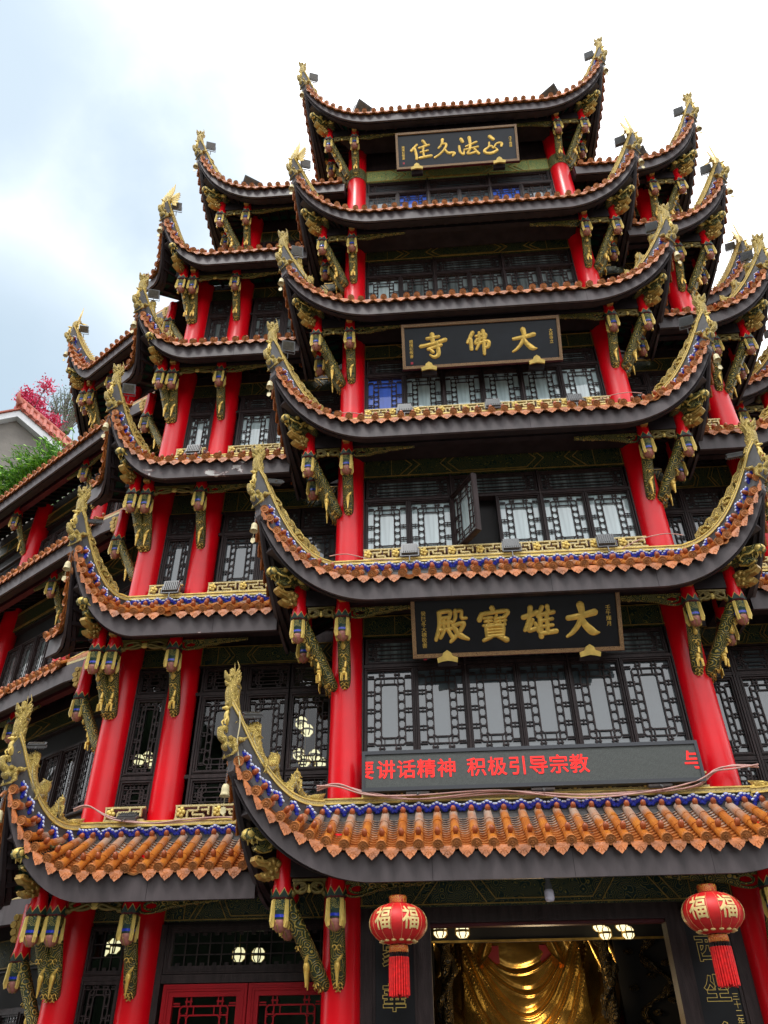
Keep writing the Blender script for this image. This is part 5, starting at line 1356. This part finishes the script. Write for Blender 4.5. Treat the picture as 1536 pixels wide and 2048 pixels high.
M['sgold'] = mat('polished_statue_gold', (.66, .385, .095), .22, .92, var=.2, vs=5, bump=.45, bs=6)
buddha.children[0].data.materials[0] = M['sgold']
for sx in (-1, 1):
    mb = MB()
    def zb(x): return 3.10-.80*max(0, x-.46)**.75
    def fs(i, j):        # outer robe hanging from the shoulder: pleats that fan outward, hem sweeping out and down
        x = .46+1.5*i; z = zb(x)+(3.85-zb(x))*j
        ph = (x-.42*(3.7-z))*3.1
        ple = .075*(.5+.5*math.cos(2*PI*ph))**2.0
        return (sx*x, -1.02+.22*max(0, x-.6)**2-ple-.05*math.exp(-(j/.04)**2), z)
    mb.grid(fs, 130, 60); build('outer_robe', mb, [M['sgold']], buddha)
    mb = MB()
    def fl_(i, j):       # red lining that shows below the hem
        x = .34+1.5*i; z = zb(x)-.20+.26*j
        return (sx*x, -.93+.22*max(0, x-.6)**2, z)
    mb.grid(fl_, 40, 20); M.setdefault('lining', mat('red_lining', (.16, .005, .009), .4)); build('red_lining', mb, ['lining'], buddha)
    mb = MB()
    mb.tube(catmull([(sx*1.25, -.35, 3.1), (sx*1.32, -.75, 2.45), (sx*1.05, -1.15, 1.95), (sx*.5, -1.30, 1.7)], 8), [.30+.04*math.sin(q_*.35) for q_ in range(25)], 18); build('sleeve', mb, [M['sgold']], buddha)
mb = MB(); mb.lathe([(.34, 0), (.33, .25), (.36, .45), (.44, .8), (.40, 1.2), (.2, 1.45), (0, 1.5)], (0, -.05, 3.35), 24); mb.tube([(0.36*math.cos(t), -.05+.36*math.sin(t), 3.5) for t in [i*PI/12 for i in range(25)]], .05, 8, 0, False)
build('neck_and_head', mb, [M['sgold']], buddha)
# carved dark pillars and dragon screens either side
M['darkgold'] = pattern_mat('dark_gilt_carving', (.015, .012, .010), (.24, .15, .045), 11, 26, .45, metal=.5, bump=1.)
for sx, lab in ((-1, 'dark carved pillar with gilt dragons left of the statue'), (1, 'dark carved pillar with gilt dragons right of the statue')):
    root = empty('carved_pillar', (sx*1.28-.08, 3.0, .05), label=lab, category='pillar')
    mb = MB(); mb.lathe([(.10, 0), (.085, 2), (.085, 4.1)], seg=16); build('shaft', mb, ['darkgold'], root)
    mb = MB(); mb.tube([(.13*math.cos(t), .13*math.sin(t), .8+t*.17) for t in [i*.25 for i in range(72)]], [.05+.02*math.sin(i*1.3) for i in range(72)], 7)
    build('coiled_dragon', mb, ['darkgold'], root)
    root2 = empty('carved_screen', (sx*2.0-.05, 3.4, .05), label='dark carved screen with gilt cloud dragon, %s of the doorway' % ('left' if sx < 0 else 'right'), category='screen')
    mb = MB(); mb.box(-.5, .5, 0, .1, 0, 4.1); build('panel', mb, ['room'], root2)
    mb = MB(); mb.tube(catmull([(-.3, -.05, 1.2), (.25, -.06, 1.8), (-.2, -.06, 2.3), (.3, -.06, 2.7), (-.1, -.06, 3.1), (.2, -.08, 3.4)], 8), [.05+.025*math.sin(i*.9) for i in range(41)], 8)
    for k in range(12): mb.ball((.33*math.sin(k*2.1), -.05, 1.3+.17*k), .06, 0, (1.4, .6, .8))
    build('dragon_relief', mb, ['darkgold'], root2)
mb = MB(); mb.box(-2.4, 2.4, 2.5, 2.58, 3.30, 4.2); mb.box(-2.4, 2.4, 2.48, 2.4995, 3.30, 3.33, 1); build('valance_board', mb, ['room', 'bronze'], temple)

# ---- neighbour house, plants
def tree(name, base, hgt, label, cat, crown_fn, trunk, leafmat, barkmat, n, size, seed, limbs=9):
    rnd = random.Random(seed); root = empty(name, base, label=label, category=cat)
    mb = MB(); tips = []
    mb.tube([(0, 0, 0), (rnd.uniform(-.1, .1), rnd.uniform(-.1, .1), hgt*.35), (0, 0, hgt*.6)], [trunk, trunk*.7, trunk*.35], 7)
    for k in range(limbs):
        a = rnd.random()*2*PI; z0 = hgt*(.15+.4*rnd.random()); c = crown_fn(rnd)
        p = [V((0, 0, z0)), V((c.x*.5, c.y*.5, z0+(c.z-z0)*.6)), c]
        mb.tube(catmull(p, 4), [trunk*.35*(1-i/9)+.008 for i in range(9)], 5)
        for j in range(3):
            e = c+V((rnd.uniform(-.5, .5), rnd.uniform(-.5, .5), rnd.uniform(.0, .6)))*hgt*.16
            mb.tube([p[1].lerp(c, .5), e], [.02, .005], 4); tips.append(e)
        tips.append(c)
    build('trunk', mb, [barkmat], root)
    mb = MB()
    for k in range(n):
        c = rnd.choice(tips)+V((rnd.gauss(0, 1), rnd.gauss(0, 1), rnd.gauss(0, .8)))*hgt*.07
        u = V((rnd.gauss(0, 1), rnd.gauss(0, 1), rnd.gauss(0, 1))).normalized(); w = u.cross(V((rnd.gauss(0, 1), rnd.gauss(0, 1), rnd.gauss(0, 1)))).normalized()
        s = size*rnd.uniform(.6, 1.3)
        mb.add([c-u*s, c+w*s*.45, c+u*s, c-w*s*.45], [(0, 1, 2, 3)], 0 if rnd.random() < .6 else 1)
    build('crown', mb, leafmat, root)
    return root
M['leaf_red1'] = mat('crimson_leaves', (.62, .03, .12), .5, var=.3, vs=5); M['leaf_red2'] = mat('pink_leaves', (.72, .08, .20), .5, var=.2, vs=5)
M['leaf_g1'] = mat('spring_leaves', (.30, .56, .06), .5, var=.3, vs=3); M['leaf_g2'] = mat('deep_leaves', (.10, .26, .03), .5, var=.3, vs=3)
M['leaf_d1'] = mat('greyish_leaves', (.10, .16, .08), .6, var=.3, vs=3); M['bark'] = mat('bark', (.10, .085, .07), .8, var=.3, vs=8)
M['bark_grey'] = mat('pale_twigs', (.11, .11, .085), .8, var=.3, vs=8)
cr = lambda rx, rz, z0: (lambda r: V((rx*r.uniform(-1, 1), rx*.6*r.uniform(-1, 1), z0+rz*r.uniform(-1, 1))))
tree('flowering_tree', (-20.75, 15.4, 27.2), 3.1, 'small tree with bright crimson pink leaves above the tiled roof', 'tree', cr(1.5, .95, 2.0), .07, ['leaf_red1', 'leaf_red2'], 'bark', 3200, .085, 5, 14)
tree('flowering_shrub', (-20.35, 13.2, 24.6), 1.2, 'pink leaved twigs at the left edge beyond the house roof', 'shrub', cr(.8, .4, .8), .03, ['leaf_red1', 'leaf_red2'], 'bark', 420, .05, 15, 7)
# bare upright shrub and its leafy neighbour
root = empty('bare_shrub', (-19.85, 17.0, 28.6), label='leafless shrub of thin upright grey twigs behind the tiled roof', category='shrub')
mb = MB(); rnd = random.Random(4)
for k in range(60):
    x = rnd.uniform(-.25, .25); e = V((x*5+rnd.uniform(-.3, .3), rnd.uniform(-.4, .4), rnd.uniform(1.4, 2.6)))
    mb.tube(catmull([(x, rnd.uniform(-.1, .1), 0), (x*2.2, 0, e.z*.4), tuple(e)], 4), [.035-.003*i for i in range(9)], 5)
    for j in range(3):
        f = rnd.uniform(.4, .8); q = V((x*2.2, 0, e.z*.4)).lerp(e, f); mb.tube([q, q+V((rnd.uniform(-.2, .2), rnd.uniform(-.1, .1), rnd.uniform(.3, .6)))], [.015, .006], 4)
build('twigs', mb, ['bark_grey'], root); root.scale = (1.25, 1.25, 1.3)
mb = MB()
for k in range(900):
    c = V((rnd.gauss(0, .5), rnd.gauss(0, .3), rnd.uniform(.5, 2.3))); u = V((rnd.gauss(0, 1), rnd.gauss(0, 1), rnd.gauss(0, 1))).normalized(); w = u.orthogonal().normalized()
    mb.add([c-u*.05, c+w*.02, c+u*.05, c-w*.02], [(0, 1, 2, 3)])
build('sparse_leaves', mb, ['leaf_d1'], root)
tree('evergreen_tree', (-18.6, 17.6, 28.6), 3.0, 'grey green leafy tree behind the roof edge, right of the bare shrub', 'tree', cr(.75, .9, 1.9), .07, ['leaf_d1', 'leaf_g2'], 'bark', 3200, .055, 8, 12)
# climbing plant on the terrace behind the wing's roof
root = empty('terrace_plant', (-14.9, 8.6, 17.2), label='bright green feathery plant spilling behind the left wing roof edge', category='plant')
mb = MB(); lf = MB(); rnd = random.Random(11)
for k in range(240):
    f = rnd.random(); o = V((-1.2+2.6*f, rnd.uniform(-.5, .5), .0)); z1 = (.5+2.6*f)*rnd.uniform(.45, 1.0)+.2
    p = catmull([o, o+V((rnd.uniform(-.3, .1), 0, z1*.6)), o+V((rnd.uniform(-.9, .3), rnd.uniform(-.4, .3), z1)), o+V((rnd.uniform(-1.5, .5), rnd.uniform(-.6, .3), z1*rnd.uniform(.7, .95)))], 5)
    mb.tube(p, .012, 4)
    for i in range(5, len(p)):
        for sgn in (-1, 1):
            c = V(p[i]); d = V((rnd.uniform(-.3, .3), sgn*.6+rnd.uniform(-.3, .3), rnd.uniform(-.5, .2))).normalized(); w = d.cross(V((rnd.random(), rnd.random(), 1))).normalized(); s = .23*rnd.uniform(.6, 1.2)
            lf.add([c, c+d*s*.5+w*s*.16, c+d*s, c+d*s*.5-w*s*.16], [(0, 1, 2, 3)], 0 if rnd.random() < .7 else 1)
build('stems', mb, ['leaf_g2'], root); build('foliage', lf, ['leaf_g1', 'leaf_g2'], root)

house = empty('hillside_house', (-19.3, 12.6, 0), label='grey house gable with white tiled verge and red tile roof behind the left wing', category='house')
M['plaster'] = mat('grey_cement_plaster', (.20, .185, .165), .85, var=.22, vs=1.2, bump=.3, bs=12)
M['whitetile'] = mat('white_verge_tile', (.62, .64, .66), .3, var=.06, vs=3); M['redtile'] = mat('red_roof_tile', (.36, .085, .05), .6, var=.25, vs=4)
apex = V((-19.28, 12.56, 25.35)); gr = V((-15.6, 15.0, 24.9)); gd = V((.836, .549, 0))   # gable runs along gd
def G(a, z, o=0): return apex+gd*a+V((.549, -.836, 0))*o+Z1*z
mb = MB(); pr = [G(-5, -3.9), G(0, 0), G(5.2, -3.1), G(5.2, -14), G(-5, -14)]
bk = [p-V((.549, -.836, 0))*6 for p in pr]; mb.add(pr+bk, [(0, 1, 2, 3, 4), (9, 8, 7, 6, 5)]+[(i, (i+1) % 5, 5+(i+1) % 5, 5+i) for i in range(5)])
o_ = build('wall', mb, ['plaster'], house)
o_.matrix_parent_inverse = house.matrix_world.inverted()
def rel(o): o.matrix_parent_inverse = Matrix.Translation(-house.location); return o
rel(o_)
mb = MB()
def plank(a0, z0, a1, z1, h0, h1, o0, o1, m=0):
    p = [G(a0, z0+h0, o0), G(a1, z1+h0, o0), G(a1, z1+h1, o0), G(a0, z0+h1, o0)]; q = [v+V((.549, -.836, 0))*(o1-o0) for v in p]
    mb.add(p+q, [(3, 2, 1, 0), (4, 5, 6, 7)]+[(i, (i+1) % 4, 4+(i+1) % 4, 4+i) for i in range(4)], m)
plank(0, 0, 5.4, -3.2, -.05, .42, .0, .35); plank(-5.2, -4.05, 0, 0, -.05, .30, .0, .35)
rel(build('verge', mb, ['whitetile'], house))
mb = MB()
plank(0, 0, 5.5, -3.26, .42, .50, -6, .45); plank(-5.3, -4.1, 0, 0, .32, .40, -6, .45)
def HS(a, t): return G(a, -a*.593+.42+t*.95, .42-t*.75)
mb.add([HS(-.1, 0), HS(5.6, 0), HS(5.6, 1), HS(-.1, 1), HS(-.1, 0)-Z1*.1, HS(5.6, 0)-Z1*.1, HS(5.6, 1)-Z1*.1, HS(-.1, 1)-Z1*.1], [(0, 1, 2, 3), (7, 6, 5, 4), (0, 1, 5, 4), (2, 3, 7, 6), (1, 2, 6, 5), (3, 0, 4, 7)])
for k in range(17):                                         # barrel rows across the verge
    a = .1+k*.33; mb.tube([HS(a+.06, -.06), HS(a, 1.0)], .095, 7)
mb.tube([HS(-.2, 1.02), HS(5.6, 1.02)], .13, 8)
mb.tube([G(-.1, .62, .55), G(.0, .66, -6)], .14, 8); mb.tube(catmull([G(-.05, .55, .5), G(-.2, .8, .6), G(-.22, 1.15, .62)], 4), [.14, .13, .12, .11, .1, .08, .06, .04, .02], 7)
rel(build('roof', mb, ['redtile'], house))

# ================================================================ setting: ground, hill, sky, sun, camera
gr_m = mat('stone_paving', (.13, .125, .115), .85, var=.25, vs=1.1, bump=.2, bs=6)
mb = MB(); S = 900; mb.add([(-S, -S, 0), (S, -S, 0), (S, S, 0), (-S, S, 0)], [(0, 1, 2, 3)]); build('ground', mb, [gr_m], None, kind='structure')
mb = MB()
def hill(i, j):
    x = -60+46*i; y = 16+70*j; return (x, y, 27.0*min(1, max(0, (-8-x*.4+ (y-14)*.5)/12))*(.93+.05*math.sin(i*9)*math.cos(j*8)) if j > .02 else -.5)
mb.grid(hill, 40, 40); M['hillmat'] = mat('scrubby_hillside', (.06, .085, .035), .9, var=.4, vs=.6, bump=.6, bs=3); build('hillside', mb, ['hillmat'], None, kind='structure')

mb = MB(); rnd = random.Random(2)
def grove(i, j):      # wooded slope that faces the hall across the court: what the lower panes mirror
    a = math.radians(95+170*i); h = (20+15*max(0, min(1, (i-.50)*6)))+5*math.sin(i*11)+2.5*math.sin(i*37)+1.5*math.sin(i*83)
    rr_ = 52+26*j+2.5*math.sin(i*60+j*20)
    return (rr_*math.sin(a)*1.0, rr_*math.cos(a)-4, h*min(1, j*1.25)**.8+1.0*math.sin(i*140)*math.sin(j*40)-.3)
mb.grid(grove, 150, 24); M['grove'] = mat('tree_covered_slope', (.022, .045, .018), .9, var=.6, vs=.35, bump=1., bs=1.5); build('wooded_slope', mb, ['grove'], None, kind='structure')

OPEN_SKY = (((-.308, .478, .823), 0, 14, .93), ((-.265, .525, .809), 0, 10, .84), ((-.520, .610, .598), 0, 24, 1.0), ((-.440, .320, .839), 0, 17, .92), ((-.365, .385, .848), 0, 12, .85))
SUN_EL, SUN_AZ = math.radians(58), math.radians(200)       # azimuth measured clockwise from +Y
w = bpy.data.worlds.new('World'); bpy.context.scene.world = w; w.use_nodes = True
N, L = w.node_tree.nodes, w.node_tree.links
bg = N['Background']
sky = N.new('ShaderNodeTexSky'); sky.sky_type = 'NISHITA'; sky.sun_disc = False; sky.sun_elevation = SUN_EL; sky.sun_rotation = SUN_AZ
sky.air_density = 1.2; sky.dust_density = 2.5
tc = N.new('ShaderNodeTexCoord')
nz = N.new('ShaderNodeTexNoise'); nz.inputs['Scale'].default_value = 4.5; nz.inputs['Detail'].default_value = 6; nz.inputs['Roughness'].default_value = .52
L.new(tc.outputs['Generated'], nz.inputs['Vector'])
def wmath(op, a, b):
    n_ = N.new('ShaderNodeMath'); n_.operation = op
    for k_, q_ in enumerate((a, b)):
        if hasattr(q_, 'is_linked'): L.new(q_, n_.inputs[k_])
        else: n_.inputs[k_].default_value = q_
    return n_.outputs[0]
# thin blue-grey openings in the bright overcast, each round a direction of the sky
acc = 0.
for dv, r0, r1, amt in OPEN_SKY:
    dt = N.new('ShaderNodeVectorMath'); dt.operation = 'DOT_PRODUCT'; dt.inputs[1].default_value = dv; L.new(tc.outputs['Generated'], dt.inputs[0])
    mr = N.new('ShaderNodeMapRange'); mr.interpolation_type = 'SMOOTHSTEP'; mr.inputs['From Min'].default_value = math.cos(math.radians(r1)); mr.inputs['From Max'].default_value = math.cos(math.radians(r0)); mr.inputs['To Max'].default_value = amt
    nd = wmath('ADD', dt.outputs['Value'], wmath('MULTIPLY', wmath('SUBTRACT', nz.outputs['Fac'], .5), .026))
    L.new(nd, mr.inputs['Value']); acc = wmath('MAXIMUM', mr.outputs['Result'], acc)
rp = N.new('ShaderNodeMath'); rp.operation = 'SUBTRACT'; rp.use_clamp = True; rp.inputs[0].default_value = 1.; L.new(acc, rp.inputs[1])
mx = N.new('ShaderNodeMix'); mx.data_type = 'RGBA'
haze = N.new('ShaderNodeMix'); haze.data_type = 'RGBA'; haze.inputs['Factor'].default_value = .85; haze.inputs['B'].default_value = (5.2, 6.5, 7.6, 1)
L.new(sky.outputs['Color'], haze.inputs['A']); L.new(haze.outputs['Result'], mx.inputs['A'])
mx.inputs['B'].default_value = (17., 17.2, 17.6, 1); L.new(rp.outputs[0], mx.inputs['Factor'])
L.new(mx.outputs['Result'], bg.inputs['Color']); bg.inputs['Strength'].default_value = .10

sun = bpy.data.lights.new('sun', 'SUN'); sun.energy = 1.2; sun.angle = math.radians(14); sun.color = (1, .97, .92)
so = bpy.data.objects.new('sun', sun); C.objects.link(so)
sd = V((math.sin(SUN_AZ)*math.cos(SUN_EL), math.cos(SUN_AZ)*math.cos(SUN_EL), math.sin(SUN_EL)))
so.rotation_euler = sd.to_track_quat('Z', 'Y').to_euler(); so.location = sd*60
pl = bpy.data.lights.new('hall_lamp', 'POINT'); pl.energy = 30; pl.color = (1, .78, .48); pl.shadow_soft_size = .25
po = bpy.data.objects.new('hall_lamp', pl); C.objects.link(po); po.location = (.1, 2.2, 2.5)

cam = bpy.data.cameras.new('camera'); co = bpy.data.objects.new('camera', cam); C.objects.link(co)
yaw, pit, rol = -.06637884, .63235688, -.01185432
f = V((math.sin(yaw)*math.cos(pit), math.cos(yaw)*math.cos(pit), math.sin(pit))); r_ = V((math.cos(yaw), -math.sin(yaw), 0)); u_ = r_.cross(f)
c_, s_ = math.cos(rol), math.sin(rol); rr = r_*c_+u_*s_; uu = -r_*s_+u_*c_
co.matrix_world = frame_mw((-1.31451742, -11.45995247, 1.6), rr, uu, -f)
cam.sensor_fit = 'HORIZONTAL'; cam.sensor_width = 36; cam.lens = 36*1540/1536; cam.clip_end = 3000; cam.clip_start = .05
sc = bpy.context.scene; sc.camera = co
sc.view_settings.view_transform = 'Standard'; sc.view_settings.look = 'None'; sc.view_settings.gamma = 1; sc.view_settings.exposure = .35
sc.render.resolution_x, sc.render.resolution_y = 768, 1024
sc.cycles.max_bounces = 6; sc.cycles.transparent_max_bounces = 10
print('objects', len(bpy.data.objects), 'verts', sum(len(m.vertices) for m in bpy.data.meshes))
